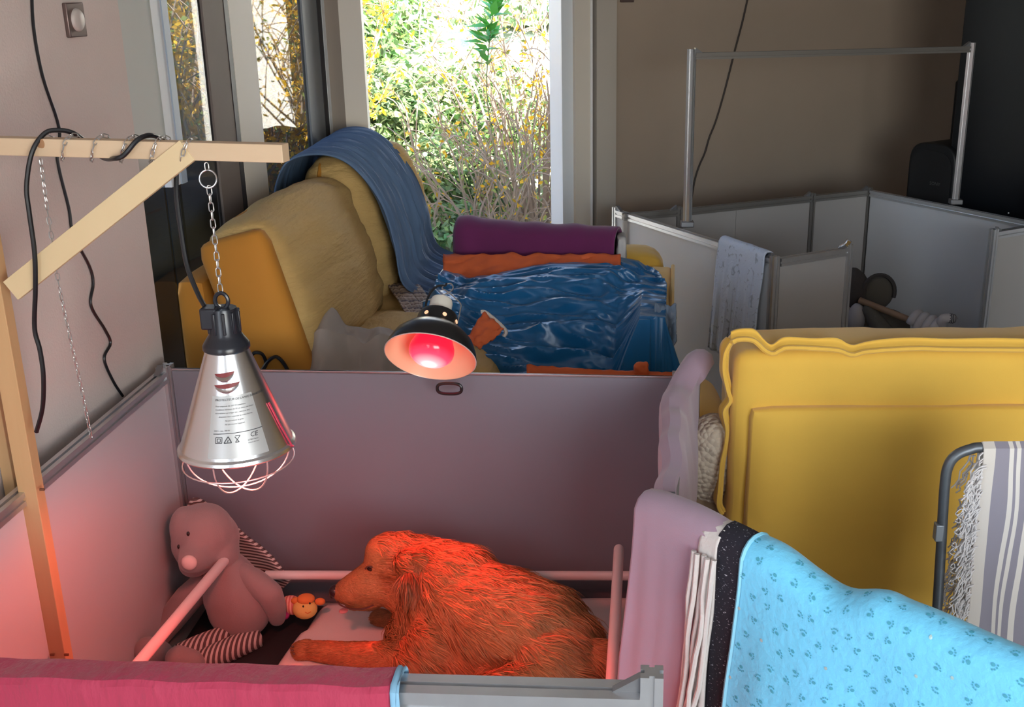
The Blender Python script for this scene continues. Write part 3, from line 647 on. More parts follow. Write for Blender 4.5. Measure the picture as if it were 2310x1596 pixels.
# bail wire ending in a hook
W = lambda x, y, z: M2 @ V((x, y, z))
xr = R2.to_3x3().inverted() @ rgt; yr = R2.to_3x3().inverted() @ upv
sx = V((xr.x, xr.y, 0)).normalized()
def S(a, z, dy=0.): 
    b = V((-sx.y, sx.x, 0)); return W(sx.x * a + b.x * dy, sx.y * a + b.y * dy, z)
m = MB(); m.tube(spline([S(.055, -.10), S(.056, -.155), S(.052, -.178), S(.012, -.212), S(-.006, -.222), S(.002, -.236), S(.016, -.240), S(.024, -.226), S(.014, -.210), S(-.030, -.184), S(-.056, -.172)], 6), .0017, 6); m.build('hook_wire', CHR, cl)
m = MB(); m.tube(spline([S(-.036, -.135, 0), S(-.042, -.165), S(-.036, -.205), S(-.020, -.228), S(.0, -.232), S(.004, -.24)], 6), .0034, 8); m.build('cable', BLM, cl)
# clamp that bites on the panel, with its loop handle showing below the rim
hq = P(1015, 874, Y=2.90); hb = V((1, -.05, 0)).normalized()
m = MB(); m.tube([hq + hb * (.034 * math.copysign(abs(math.cos(a)) ** .7, math.cos(a))) + V((0, 0, .0155 * math.copysign(abs(math.sin(a)) ** .7, math.sin(a)))) + V((0, -.012, 0)) for a in [2 * math.pi * i / 28 for i in range(28)]], .0045, 8, closed=True); m.build('clamp_handle', BLM, cl)
pq = V((hq.x - .055, 2.955, .0))
m = MB(); m.box((pq.x, pq.y + .035, .735), (.03, .012, .06)); m.box((pq.x, pq.y + .022, .764), (.024, .036, .008)); m.build('clamp', BLM, cl, bevel=.002)
m = MB(); m.tube([(pq.x, pq.y + .022, .768), W(0, 0, -.10)], .006, 8); m.build('clamp_arm', BLM, cl)
sp = bpy.data.lights.new('clamp_lamp_glow', 'SPOT'); sp.energy = 48; sp.color = (1, .03, .02); sp.shadow_soft_size = .03; sp.spot_size = math.radians(84); sp.spot_blend = .5
so = bpy.data.objects.new('clamp_lamp_glow', sp); col.objects.link(so); so.parent = cl; so.location = ax * .032
so.rotation_euler = ax.to_track_quat('-Z', 'Y').to_euler()
# ------------------------------------------------------------------ upholstery and textiles
YEL = mat('yellow_velvet', (.72, .42, .055), .8, var=.08, vscale=6, bump=.2, bscale=350, sheen=.3, dist=.001)
ORY = mat('orange_yellow_cloth', (.50, .205, .022), .85, var=.08, vscale=6, bump=.2, bscale=350, dist=.001)
TAN = mat('tan_yellow_cloth', (.56, .36, .13), .85, var=.1, vscale=6, bump=.7, bscale=14, dist=.012, stretch=(2.2, .8, 5.5))
BEI = mat('beige_throw', (.38, .32, .27), .9, var=.1, vscale=10, bump=.3, bscale=300, dist=.001)
# ---- sofa along the glazed doors
sf = thing('sofa', (-.85, 4.2, 0), 'orange yellow sofa along the glass doors with tall loose cushions', 'sofa')
rbox(MB(), (-.80, 4.25, .22), (.46, .80, .2), .05).build('base', ORY, sf, weld=True)
R_ = Matrix.Rotation(-.08, 3, 'Y') 
rbox(MB(), (-1.265, 4.25, .50), (.055, .80, .40), .04, Matrix.Rotation(-.05, 3, 'Z')).build('back_board', ORY, sf, weld=True)
def wrk(p): return .010 * nz(p.x * 5, p.y * 14, p.z * 5) + .006 * nz(p.x * 12, p.y * 34 + 5, p.z * 8)
for (y0, y1, zc) in ((3.50, 4.28, .50), (4.30, 5.0, .50)):
    rbox(MB(), (-.70, (y0 + y1) / 2, zc - .03), (.38, (y1 - y0) / 2, .095), .07, n=22, puff=(0, 0, .05), disp=wrk).build('seat_cushion', TAN, sf, weld=True)
def tall_cushion(yc, hy, tilt, hz, zc, xc, name='back_cushion'):
    R = Matrix.Rotation(-.05, 3, 'Z') @ Matrix.Rotation(tilt, 3, 'Y')
    m = rbox(MB(), (xc, yc, zc), (.125, hy, hz), .10, R, n=36, puff=(.05, .0, .01), disp=lambda p: .014 * nz(p.x * 4, p.y * 3 + 2 * p.z, p.z * 14) + .007 * nz(p.x * 6, p.y * 5, p.z * 34 + 6 * p.y) + .012 * nz(p.y * 2, p.z * 5, 3))
    o = m.build(name, TAN, sf, weld=True)
    pts = []
    for i in range(64):
        a = 2 * math.pi * i / 64; cy, cz = math.cos(a), math.sin(a)
        y = hy * math.copysign(abs(cy) ** .28, cy) * .985; z = hz * math.copysign(abs(cz) ** .28, cz) * .985
        pts.append(V((xc, yc, zc)) + R @ V((-.03 + .01 * nz(i * .4, 2, 1), y, z)))
    MB().tube(pts, .010, 6, closed=True).build('piping', ORY, o)
    # orange gusset panels on the side that faces the room end
    return o
tall_cushion(3.93, .50, -.26, .30, .79, -1.055)
g = MB(); rbox(g, (-1.075, 3.445, .765), (.115, .045, .29), .04, Matrix.Rotation(-.05, 3, 'Z') @ Matrix.Rotation(-.26, 3, 'Y'), n=12, puff=(0, .02, 0)).build('cushion_side', ORY, sf, weld=True)
tall_cushion(4.74, .36, -.22, .325, .82, -.985)
# corner cushion, pale, past the blanket
_c = tall_cushion(5.02, .10, -.20, .33, .80, -.93)
bpy.data.objects.remove(_c.children[0])
# ---- blue blanket over the tall cushion
BLU = mat('slate_blue_cloth', (.10, .165, .28), .8, var=.15, vscale=9, bump=.5, bscale=120, stretch=(1, 4, 1), dist=.002)
def blu(i, j):
    y = 4.34 + .64 * i + .02 * nz(j * 4, i * 2)
    prof = [(-1.26, .62), (-1.27, .95), (-1.215, 1.12), (-1.10, 1.165), (-.97, 1.13), (-.86, .98), (-.80, .80), (-.76, .63), (-.60, .565), (-.50, .53)]
    s = j * (len(prof) - 1); k = min(int(s), len(prof) - 2); t = s - k
    pp = [V((a, 0, b)) for a, b in prof]; p0, p1, p2, p3 = pp[max(k - 1, 0)], pp[k], pp[k + 1], pp[min(k + 2, len(pp) - 1)]
    q = .5 * ((2 * p1) + (p2 - p0) * t + (2 * p0 - 5 * p1 + 4 * p2 - p3) * t * t + (3 * p1 - p0 - 3 * p2 + p3) * t ** 3)
    f_ = .016 * nz(i * 14 + j * 2.5, j * 2.0, 7) + .010 * nz(i * 34 + 3 * j, j * 3, 3) + .004 * nz(i * 80, j * 5, 3)
    return V((q.x + .05 * (y - 4.7) + .024 + f_ * 1.2, y + (.10 * max(0, j - .6)) * (i - .3), q.z + .02 + f_ + .02 * (i - .5)))
tag(MB().grid(70, 60, blu).build('blanket', BLU, solid=.006), 'slate blue blanket draped over the tall sofa cushion before the window', 'blanket')
# ---- beige throw on the seat edge, rumpled
BEI2 = mat('grey_beige_throw', (.36, .30, .26), .9, var=.12, vscale=8, bump=.35, bscale=250, dist=.001)
def thr(i, j):
    a = P(672 + 300 * i, 752, Y=3.40 + .05 * i); 
    z = .70 - .055 * i + .035 * nz(i * 6, j * 2, 1) - .34 * max(0, j - .35) ** 1.0
    y = 3.62 - .34 * j + .04 * nz(i * 5, 4, j * 3) + .06 * i
    edge = .05 * math.sin(min(1, i * 8) * math.pi / 2) - .05
    zz = z + edge + .010 * nz(i * 12, j * 5, 2) + .06 * math.exp(-((i - .12) / .1) ** 2) * (1 - j)
    return V((a.x, y, max(.36, zz)))
tag(MB().grid(60, 40, thr).build('throw', BEI2, solid=.012), 'rumpled beige throw on the sofa seat behind the silver lamp', 'blanket')
def thr2(i, j):
    a = P(1035 + 170 * i, 800, Y=3.5)
    return V((a.x, 3.72 - .32 * j, .555 - .09 * i ** 1.4 - .22 * j ** 1.3 + .016 * nz(i * 9, j * 4, 9)))
tag(MB().grid(30, 24, thr2).build('throw', mat('cream_throw', (.52, .45, .36), .9, bump=.3, bscale=250, dist=.001), solid=.012), 'crumpled cream throw showing just right of the black lamp', 'blanket')
# striped shawl under the blue blanket
SHW = stripe_mat('striped_shawl', [(0, '#a08d80'), (.28, '#6d5f63'), (.45, '#b9a492'), (.7, '#8b7468'), (.85, '#c0ad9c')], 5., 'X')
def shw(i, j):
    return V((-.74 + .30 * i, 4.42 + .28 * j - .25 * i, .66 - .07 * i + .012 * nz(j * 14, i * 3, 5)))
def shw(i, j):
    a = P(872 + 75 * j + 55 * i, 640 + 85 * i, Y=4.45 - .45 * i); return a + V((0, 0, .008 * nz(j * 16, i * 3)))
tag(MB().grid(16, 30, lambda i, j: shw(i, j)).build('shawl', SHW, solid=.006), 'striped beige shawl spread beneath the slate blue blanket', 'shawl')
# black wires tangled by the sofa foot
m = MB(); q = P(600, 815, Y=3.42)
m.tube(spline([P(565, 806, Y=3.36), P(575, 796, Y=3.36), P(592, 800, Y=3.35), P(600, 822, Y=3.36), P(590, 838, Y=3.37), P(606, 815, Y=3.35), P(625, 806, Y=3.36), P(645, 828, Y=3.37), P(655, 860, Y=3.38), P(640, 900, Y=3.40)], 6), .006, 6)
tag(m.build('cable', DARKPL), 'tangled black wires at the foot of the orange sofa side', 'cable')
# ---- sofa wing under the blankets, before the window
sw = thing('sofa_wing', (-.05, 4.1, 0), 'ochre yellow sofa wing under purple and blue blankets by the white panel', 'sofa')
rbox(MB(), (-.05, 3.82, .21), (.29, .50, .20), .05).build('base', YEL, sw, weld=True)
rbox(MB(), (-.01, 4.60, .40), (.31, .11, .33), .08, n=16, puff=(0, .02, .02), disp=wrk).build('backrest', YEL, sw, weld=True)
arm = rbox(MB(), (.242, 4.02, .36), (.055, .44, .345), .03, Matrix.Rotation(-.074, 3, 'Z'), n=16, disp=wrk).build('armrest', YEL, sw, weld=True)
MB().tube(spline([(.262, 3.588, .05), (.262, 3.588, .60), (.263, 3.60, .69), (.268, 3.66, .703), (.300, 4.1, .704), (.325, 4.44, .70)], 8), .008, 6).build('piping', YEL, arm)
# purple roll, orange underside
PUR = mat('purple_fleece', (.135, .012, .085), .9, var=.15, vscale=8, bump=.3, bscale=260, sheen=.2, dist=.001)
ORG = mat('orange_cotton', (.62, .115, .03), .8, var=.12, vscale=7, bump=.25, bscale=180, dist=.001)
pL, pR = P(1038, 520, Y=4.62), P(1395, 545, Y=4.36)
def roll(i, j):
    c = pL.lerp(pR, i); a = -2.2 + j * 4.6
    r = .088 + .006 * nz(i * 9, j * 3, 2) + .012 * math.exp(-((i - .07) / .06) ** 2)
    dn = max(0, (j - .70)) * .5
    return c + V((.25, 1, 0)).normalized() * (-r * math.sin(a) * (1 if a < 1.57 else 1.0)) * .95 + V((0, 0, r * math.cos(a) - dn * .75 - .035))
tag(MB().grid(50, 30, roll).build('fleece_throw', PUR, solid=.008), 'purple fleece rolled over the backrest at the foot of the window', 'blanket')
o_ = MB(); rbox(o_, pR + V((.012, -.005, -.035)), (.018, .07, .062), .012, n=8, disp=lambda p: .008 * nz(p.x * 40, p.y * 40, p.z * 40))
tag(o_.build('folded_towel', mat('grey_white_towel', (.48, .46, .45), .95, bump=.5, bscale=150), weld=True), 'grey white towel folded at the end of the purple fleece', 'towel')
def orf(i, j):
    a = P(1000 + 400 * i, 574 + 55 * j, Y=4.46 - .22 * i - .10 * j); return a + V((0, .02 * nz(i * 12, j * 3, 6), .012 * nz(i * 14 + j * 4, j * 3, 1)))
tag(MB().grid(60, 12, orf).build('cotton_throw', ORG, solid=.006), 'orange cotton throw between the purple fleece and blue satin', 'blanket')
# blue satin blanket: crumpled with long sharp folds
SAT = mat('petrol_blue_satin', (.005, .105, .26), .30, var=.1, vscale=5, bump=.25, bscale=30, sheen=.15, dist=.004)
def ridge(x, y, z=0.): return (1 - abs(nz(x, y, z)) * 2.2)
topL = [(1000, 603), (1030, 612), (1060, 618), (1140, 606), (1250, 585), (1380, 574), (1440, 585), (1470, 607), (1482, 660)]
def sat(i, j):
    s = i * (len(topL) - 1); k = min(int(s), len(topL) - 2); t = s - k; u = topL[k][0] + (topL[k + 1][0] - topL[k][0]) * t; v = topL[k][1] + (topL[k + 1][1] - topL[k][1]) * t
    yt = 4.42 - .22 * i; a = P(u, v + 4, Y=yt)
    ub = 900 + 660 * i; b = P(ub, 905 - 20 * math.sin(i * 3), Y=3.50)
    b.z = max(b.z, .31)
    q = a.lerp(b, j); q.z += .055 * math.sin(math.pi * min(1, j * 1.15)) * (1 - .3 * i)
    e = min(1, j * 5) * min(1, (1 - i) * 9 + .35)
    wv = i * 3.2 + j * 1.2; f_ = .046 * ridge(wv * .8 + 3, j * 6.5 - i * 2.2, 1.) + .026 * ridge(wv * 1.7, j * 13 - i * 4.5, 4.) + .010 * ridge(wv * 3, j * 25 - i * 9, 8.)
    q = q + V((0, -.55, .8)) * (f_ - .03) * e
    al = .187 + .074 * (q.y - 4.02)                                            # laid up over the armrest at its side
    if q.y > 3.52:
        q.x = min(q.x, al + .085); k_ = min(1., max(0., (q.x - al + .09) / .09)); q.z = max(q.z, (.735 + .25 * f_) * k_ + q.z * (1 - k_))
    return q
tag(MB().grid(170, 150, sat).build('satin_blanket', SAT, solid=.004), 'shiny petrol blue satin blanket crumpled over the sofa seat', 'blanket')
# its turned back orange lining with pale border
m = MB(); c_ = [P(1050, 775, Y=3.60), P(1092, 708, Y=3.72), P(1140, 748, Y=3.66), P(1085, 790, Y=3.57)]
def flap(i, j): return c_[0].lerp(c_[1], i).lerp(c_[3].lerp(c_[2], i), j) + V((0, -.03 * math.sin(math.pi * i) * math.sin(math.pi * j) - .012, .012 * nz(i * 5, j * 5) + .01))
fl_ = thing('turned_corner', c_[0], 'orange lining corner turned up from the blue satin blanket', 'blanket')
MB().grid(14, 14, flap).build('lining', ORG, fl_, solid=.006)
MB().tube(spline([c_[1] + V((-.01, -.012, .01)), c_[1] + V((.012, -.016, .006)), c_[2] + V((0, -.012, .01)), c_[2] + V((-.004, -.02, -.012))], 6), .007, 6).build('border', mat('cream_border', (.55, .48, .42), .8), fl_)
def ogs(i, j): return P(1188 + 330 * i, 838 + 16 * math.sin(i * 2.5) * .3 - 14 * (1 - i) * (1 - j) + 30 * j, Y=3.36 - .06 * j) + V((0, 0, .006 * nz(i * 20, j * 4)))
tag(MB().grid(40, 8, ogs).build('cotton_throw', ORG, solid=.006), 'strip of orange cotton showing under the satin above the grey panel', 'blanket')
q = P(1448, 832, Y=3.35); m = MB(); rbox(m, q, (.024, .02, .022), .014, n=8, disp=lambda p: .006 * nz(p.x * 60, p.y * 60, p.z * 60))
tag(m.build('cloth_knot', ORG, weld=True), 'small orange knot of cloth at the satin corner', 'cloth')
GCL = mat('grey_blue_cloth', (.17, .22, .29), .9, var=.1, bump=.3, bscale=250)
def gcl(i, j):
    a = P(1476 + 48 * i, 680 + 5 * math.sin(i * 3) + 150 * j * (1 - .45 * i), Y=3.66 - .1 * j); return a + V((0, -.03 + .012 * nz(i * 7, j * 7), .012 * nz(i * 6, j * 6, 3)))
tag(MB().grid(16, 24, gcl).build('cloth', GCL, solid=.006), 'grey blue cloth hanging over the yellow sofa arm', 'cloth')
# ------------------------------------------------------------------ draped blankets on rails
def drape(p0, p1, top, dropL, dropR, half, nu, nv, fold=.012, ff=9., seed=0., flare=.03, wob=None, sq=1.):
    "cloth hung over a rail from p0 to p1: left skirt, rounded top, right skirt; top/drop are functions of s"
    p0, p1 = V((p0.x, p0.y, 0)), V((p1.x, p1.y, 0)); d = (p1 - p0).normalized(); n = V((d.y, -d.x, 0))       # n = right of travel
    def fn(i, j):
        zt_ = top(i); dl, dr = dropL(i), dropR(i); hw = half(i) if callable(half) else half
        arc = math.pi * hw; tot = dl + arc + dr; s = j * tot
        if s < dl: x = -hw; z = zt_ - hw - (dl - s); f_ = (dl - s) / max(.001, dl); sg = -1
        elif s < dl + arc: a = (s - dl) / hw; x = -hw * math.copysign(abs(math.cos(a)) ** sq, math.cos(a)); z = zt_ - hw + hw * max(0., math.sin(a)) ** sq; f_ = 0; sg = 0
        else: x = hw; z = zt_ - hw - (s - dl - arc); f_ = (s - dl - arc) / max(.001, dr); sg = 1
        L = (p1 - p0).length
        fo = fold * min(1, f_ * 2.2) * (.6 + nz(i * L * ff + seed, f_ * .8, seed) + .5 * nz(i * L * ff * 2.3, f_, seed + 4))
        x += sg * (abs(fo) * .9 + flare * f_ ** 1.4)
        q = p0.lerp(p1, i) + n * x + d * (.01 * nz(z * 5, seed, i * 3)); q.z = max(.012, z + .004 * nz(i * L * 14, j * 6, seed))
        if wob: q = q + wob(i, j, f_, sg)
        return q
    return MB().grid(nu, nv, fn)
# crimson cloth on the front panel
CRI = mat('crimson_cloth', (.40, .022, .065), .7, var=.12, vscale=7, bump=.9, bscale=9, dist=.03, sheen=.2, stretch=(1.6, 1, .6))
fe = P(893, 1521, z=.775); fdir = (FRb - FL).normalized(); fe = FL + fdir * (fe - FL).dot(fdir); fe.z = 0
cc = thing('crimson_cloth', FL.lerp(fe, .5), 'crimson cloth with pale blue edging draped on the front rail', 'cloth')
drape(FL, fe - fdir * .006, lambda s: .748 + .004 * s + .0015 * nz(s * 9, 1), lambda s: .45, lambda s: .60, .034, 160, 60, fold=.040, ff=11, seed=3, sq=.42).build('sheet', CRI, cc, solid=.003)
drape(fe - fdir * .010, fe + fdir * .004, lambda s: .755, lambda s: .45, lambda s: .60, .037, 3, 60, fold=.0, seed=3, sq=.45).build('edging', mat('pale_blue_edging', (.22, .42, .58), .8), cc, solid=.005)
# mauve blanket: one length on the panel beside the sofa, one on the foreground panel
MAU = mat('mauve_fleece', (.35, .235, .30), .95, var=.06, vscale=8, bump=.35, bscale=300, sheen=.3, dist=.001)
def wobm(i, j, f_, sg): return V((.022 * nz(i * 5, j * 4, 1) + (.045 * math.exp(-((i - .02) / .16) ** 2) * (1 if sg >= 0 else .2)), .0, .03 * math.exp(-((i - .06) / .10) ** 2) * (1 - f_)))
tag(drape(BR + V((.012, .03, 0)), RM + V((.0, -.0, 0)), lambda s: .80 - .045 * s + .012 * nz(s * 7, 3), lambda s: .60, lambda s: .40, lambda s: .040 - .016 * min(1, s * 2), 60, 50, fold=.012, ff=5, seed=8, flare=.0, wob=wobm).build('fleece_blanket', MAU, solid=.012), 'mauve fleece blanket over the panel between pen and yellow sofa', 'blanket')
ld = (L2b - L2a).normalized()
def L2(u, v, z=.79):
    q = P(u, v, z=z); return (q - L2a).dot(ld)
def seg(s0, s1): return L2a + ld * s0, L2a + ld * s1
a_, b_ = seg(-.045, .17)
tag(drape(a_, b_, lambda s: .792 + .012 * math.sin(s * 3) , lambda s: .35, lambda s: .72, .036, 40, 60, fold=.028, ff=9, seed=12, flare=.03).build('fleece_blanket', MAU, solid=.010), 'mauve fleece blanket hanging in front of the seated dog pen corner', 'blanket')
# white fringed shawl
WHI = mat('cream_wool', (.60, .55, .52), .95, bump=.6, bscale=120, dist=.003, var=.08)
a_, b_ = seg(.140, .185)
ws = thing('wool_shawl', a_, 'cream wool shawl with twisted cords between mauve and black blankets', 'shawl')
drape(a_, b_, lambda s: .797, lambda s: .3, lambda s: .58, .042, 12, 60, fold=.016, ff=30, seed=15, flare=.035).build('cloth', WHI, ws, solid=.006)
nn = V((ld.y, -ld.x, 0))
for k in range(5):
    p0 = L2a + ld * (.136 + .013 * k) + nn * (.056 + .005 * (k % 2)); pts = []
    for i in range(14):
        t = i / 13; pts.append(p0 + nn * (.040 * t + .010 * nz(t * 4, k * 3)) - ld * (.030 * t ** 1.5 + .016 * nz(t * 5, k * 5, 2)) + V((0, 0, .745 - (.64 - .03 * k) * t)))
    MB().tube(pts, .0055, 7).build('cord', WHI, ws)
# black blanket with silver specks
BLB = bpy.data.materials.new('black_speckled'); BLB.use_nodes = True; MATS['black_speckled'] = BLB
n_ = BLB.node_tree; bs = n_.nodes['Principled BSDF']; bs.inputs['Roughness'].default_value = .9; tc = n_.nodes.new('ShaderNodeTexCoord')
nt_ = n_.nodes.new('ShaderNodeTexNoise'); nt_.inputs['Scale'].default_value = 160; nt_.inputs['Detail'].default_value = 3; mp_ = n_.nodes.new('ShaderNodeMapping'); mp_.inputs['Scale'].default_value = (1, 1, 2.2); n_.links.new(tc.outputs['Object'], mp_.inputs[0]); n_.links.new(mp_.outputs[0], nt_.inputs['Vector'])
cr = n_.nodes.new('ShaderNodeValToRGB'); cr.color_ramp.elements[0].position = .64; cr.color_ramp.elements[0].color = (.012, .010, .018, 1); cr.color_ramp.elements[1].position = .72; cr.color_ramp.elements[1].color = (.45, .45, .5, 1)
n_.links.new(nt_.outputs[0], cr.inputs[0]); n_.links.new(cr.outputs[0], bs.inputs['Base Color'])
a_, b_ = seg(.178, .265)
tag(drape(a_, b_, lambda s: .800 - .006 * s, lambda s: .3, lambda s: .74, .040, 16, 50, fold=.012, ff=16, seed=19).build('speckled_blanket', BLB, solid=.006), 'black blanket with silver specks beside the turquoise blanket', 'blanket')
# turquoise paw print blanket
TUR = bpy.data.materials.new('turquoise_quilt'); TUR.use_nodes = True; MATS['turquoise_quilt'] = TUR
n_ = TUR.node_tree; L_ = n_.links; bs = n_.nodes['Principled BSDF']; bs.inputs['Roughness'].default_value = .8; bs.inputs['Base Color'].default_value = (.17, .62, .90, 1); bs.inputs['Sheen Weight'].default_value = .2
tc = n_.nodes.new('ShaderNodeTexCoord'); bp = n_.nodes.new('ShaderNodeBump'); bp.inputs['Strength'].default_value = .55; bp.inputs['Distance'].default_value = .004
vo = n_.nodes.new('ShaderNodeTexNoise'); vo.inputs['Scale'].default_value = 70; vo.inputs['Detail'].default_value = 3; L_.new(tc.outputs['Object'], vo.inputs['Vector']); L_.new(vo.outputs[0], bp.inputs['Height']); L_.new(bp.outputs[0], bs.inputs['Normal'])
a_, b_ = seg(.245, 1.30)
tdip = L2(1860, 1330) - .245 - .02
def ttop(s):
    x = s * 1.055
    return .797 - .031 * math.exp(-((x - tdip) / .085) ** 2) + .005 * math.exp(-((x - tdip - .10) / .03) ** 2) - .006 * s
tq = thing('quilted_blanket', a_, 'turquoise quilted blanket with paw prints and silver dots in the foreground', 'blanket')
dm = drape(a_, b_, ttop, lambda s: .35, lambda s: .70, .044, 150, 70, fold=.022, ff=5, seed=23, flare=.05)
to = dm.build('quilt', TUR, tq, solid=.008)
m = MB(); m.tube([dm.v[j * 151] + V((0, 0, .002)) for j in range(71)], .006, 6); m.build('binding', mat('turquoise_binding', (.25, .62, .80), .8), tq)
# prints on its outer side: paws and dots laid on the cloth surface
pw = MB(); dot = MB()
def surf(i, j, lift):
    i = min(149.99, max(0, i)); j = min(69.99, max(0, j)); a, b = int(i), int(j); s, t = i - a, j - b
    g = lambda x, y: dm.v[y * 151 + x]
    p = g(a, b) * (1 - s) * (1 - t) + g(a + 1, b) * s * (1 - t) + g(a, b + 1) * (1 - s) * t + g(a + 1, b + 1) * s * t
    n = (g(a + 1, b) - g(a, b)).cross(g(a, b + 1) - g(a, b)).normalized()
    if n.dot(nn + V((0, 0, .4))) < 0: n = -n
    return p + n * lift
def pad(m, i, j, ri, rj, n=7):
    c = surf(i, j, .0052); vs = [c] + [surf(i + ri * math.cos(2 * math.pi * k / n), j + rj * math.sin(2 * math.pi * k / n), .0050) for k in range(n)]
    m.add(vs, [(0, 1 + k, 1 + (k + 1) % n) for k in range(n)])
ci = 1.055 / 150; cj = (.35 + .14 + .70) / 70
for r_ in range(18):
    for c_2 in range(26):
        sx_ = (c_2 + .5 * (r_ % 2)) * .040 + .012 + random.uniform(-.007, .007); sy_ = .36 + r_ * .036 + random.uniform(-.006, .006)
        if sx_ > 1.03 or sy_ > 1.10: continue
        i, j = sx_ / ci, sy_ / cj; a = random.random() * 6.28; rr_ = .0042 if random.random() < .9 else .003
        if random.random() < .13: pad(dot, i, j, .0035 / ci, .0035 / cj); continue
        pad(pw, i, j, rr_ / ci, rr_ * .8 / cj)
        for k in range(4):
            b = a + (k - 1.5) * .55; pad(pw, i + .0082 * math.cos(b) / ci, j + .0082 * math.sin(b) / cj, .0019 / ci, .0019 / cj, 5)
tag(pw.build('paw_prints', mat('teal_print', (.07, .36, .48), .8), tq, smooth=0), kind='stuff'); tag(dot.build('silver_dots', mat('silver_print', (.55, .80, .80), .3, .4), tq, smooth=0), kind='stuff')
# towel over the bright panel
LTO = bpy.data.materials.new('pale_blue_towel'); LTO.use_nodes = True; MATS['pale_blue_towel'] = LTO
n_ = LTO.node_tree; L_ = n_.links; bs = n_.nodes['Principled BSDF']; bs.inputs['Roughness'].default_value = .95; tc = n_.nodes.new('ShaderNodeTexCoord'); mg = n_.nodes.new('ShaderNodeTexNoise'); mg.inputs['Scale'].default_value = 30; mg.inputs['Distortion'].default_value = 1.6; L_.new(tc.outputs['Object'], mg.inputs['Vector'])
cr = n_.nodes.new('ShaderNodeValToRGB'); cr.color_ramp.elements[0].position = .60; cr.color_ramp.elements[0].color = (.50, .56, .68, 1); cr.color_ramp.elements[1].position = .68; cr.color_ramp.elements[1].color = (.33, .36, .44, 1); L_.new(mg.outputs[0], cr.inputs[0]); L_.new(cr.outputs[0], bs.inputs['Base Color'])
bp = n_.nodes.new('ShaderNodeBump'); bp.inputs['Strength'].default_value = .6; bp.inputs['Distance'].default_value = .004; L_.new(mg.outputs[0], bp.inputs['Height']); L_.new(bp.outputs[0], bs.inputs['Normal'])
ad = (A1 - A0); ad.z = 0; ad.normalize(); s0 = (P(1616, 540, z=.775) - A0).dot(ad); s1 = (P(1727, 570, z=.775) - A0).dot(ad)
tag(drape(A0 + ad * s0, A0 + ad * s1, lambda s: .785 - .008 * s, lambda s: .22, lambda s: .46 + .0 * s, .026, 40, 60, fold=.022, ff=26, seed=31, flare=.03).build('hand_towel', LTO, solid=.006), 'pale blue patterned hand towel hanging over the bright white panel', 'towel')
# ------------------------------------------------------------------ yellow sofa in the foreground, seen from behind
s2 = thing('sofa', (1.1, 2.95, 0), 'mustard yellow velvet sofa seen from behind in the foreground', 'sofa')
def hw(p): return .007 * nz(p.x * 5, p.y * 5, p.z * 7) + .003 * nz(p.x * 17, p.y * 9, p.z * 15)
xl = P(1652, 850, Y=2.74).x
zt2 = P(1700, 775, Y=2.80).z
RS = Matrix.Rotation(.02, 3, 'Z')
rbox(MB(), (xl + .70, 2.86, .62), (.70, .12, zt2 - .62), .045, RS, n=40, puff=(0, .0, .006), disp=hw).build('back_cushion', YEL, s2, weld=True)
lp = rbox(MB(), (P(1690, 1000, Y=2.70).x + .70, 2.745, P(1800, 925, Y=2.70).z / 2 + .01), (.70, .035, P(1800, 925, Y=2.70).z / 2 - .01), .022, RS, n=24, disp=lambda p: .003 * nz(p.x * 5, p.y, p.z * 5)).build('back_panel', YEL, s2, weld=True)
rbox(MB(), (xl + .72, 3.22, .23), (.74, .42, .21), .05, RS, n=14).build('base', YEL, s2, weld=True)
rbox(MB(), (xl + .78, 3.22, .50), (.62, .32, .09), .07, RS, n=16, puff=(0, 0, .03)).build('seat_cushion', YEL, s2, weld=True)
arm2 = rbox(MB(), (P(1578, 940, Y=3.12).x, 3.17, .34), (.085, .22, .26), .06, RS, n=16, puff=(0, 0, .02), disp=hw).build('armrest', YEL, s2, weld=True)
# gathered seam flange along the cushion's near edge
def seam(pts, wd, amp, fr, nrm):
    m = MB(); n = len(pts)
    def fn(i, j):
        s = i * (n - 1); k = min(int(s), n - 2); q = pts[k].lerp(pts[k + 1], s - k)
        w_ = amp * (nz(i * fr, 3.3, 1) + .6 * nz(i * fr * 2.1, 8, 2))
        return q + nrm(i) * (wd * j) + V((.3 * w_ * j, -.2 * w_, w_ * .5)) 
    return m.grid(120, 3, fn)
yv = 2.745
top_pts = [P(u, v, Y=yv) for u, v in [(1650, 772), (1668, 765), (1700, 768), (1725, 790), (1745, 797), (1775, 784), (1840, 786), (1890, 790), (1922, 800), (1960, 792), (2060, 786), (2160, 788), (2300, 789), (2500, 792), (2700, 795)]]
tp = spline(top_pts, 6)
MB().tube([q + V((0, -.004 + .004 * nz(i * .7, 1), 0)) for i, q in enumerate(tp)], .007, 6).build('seam_piping', YEL, s2)
MB().grid(len(tp) - 1, 4, lambda i, j: (lambda q: q + V((0, .02 * j + .008 * math.sin(j * 3.14), .022 * j * (1 + .5 * nz(i * 9, 2)))))(tp[min(len(tp) - 1, int(round(i * (len(tp) - 1))))]), uv=False).build('seam_flange', YEL, s2, solid=.008)
sp_ = spline([P(u, v, Y=yv + .01) for u, v in [(1650, 772), (1636, 800), (1634, 840), (1642, 880), (1648, 905), (1634, 930), (1640, 970), (1636, 1010), (1628, 1045), (1624, 1090), (1620, 1140), (1630, 1160)]], 6)
MB().grid(len(sp_) - 1, 4, lambda i, j: sp_[min(len(sp_) - 1, int(round(i * (len(sp_) - 1))))] + V((-.016 * j * (1 + .5 * nz(i * 9, 5)) + .01, .012 + .03 * j + .008 * nz(i * 12, j), 0)), uv=False).build('side_flange', YEL, s2, solid=.008)
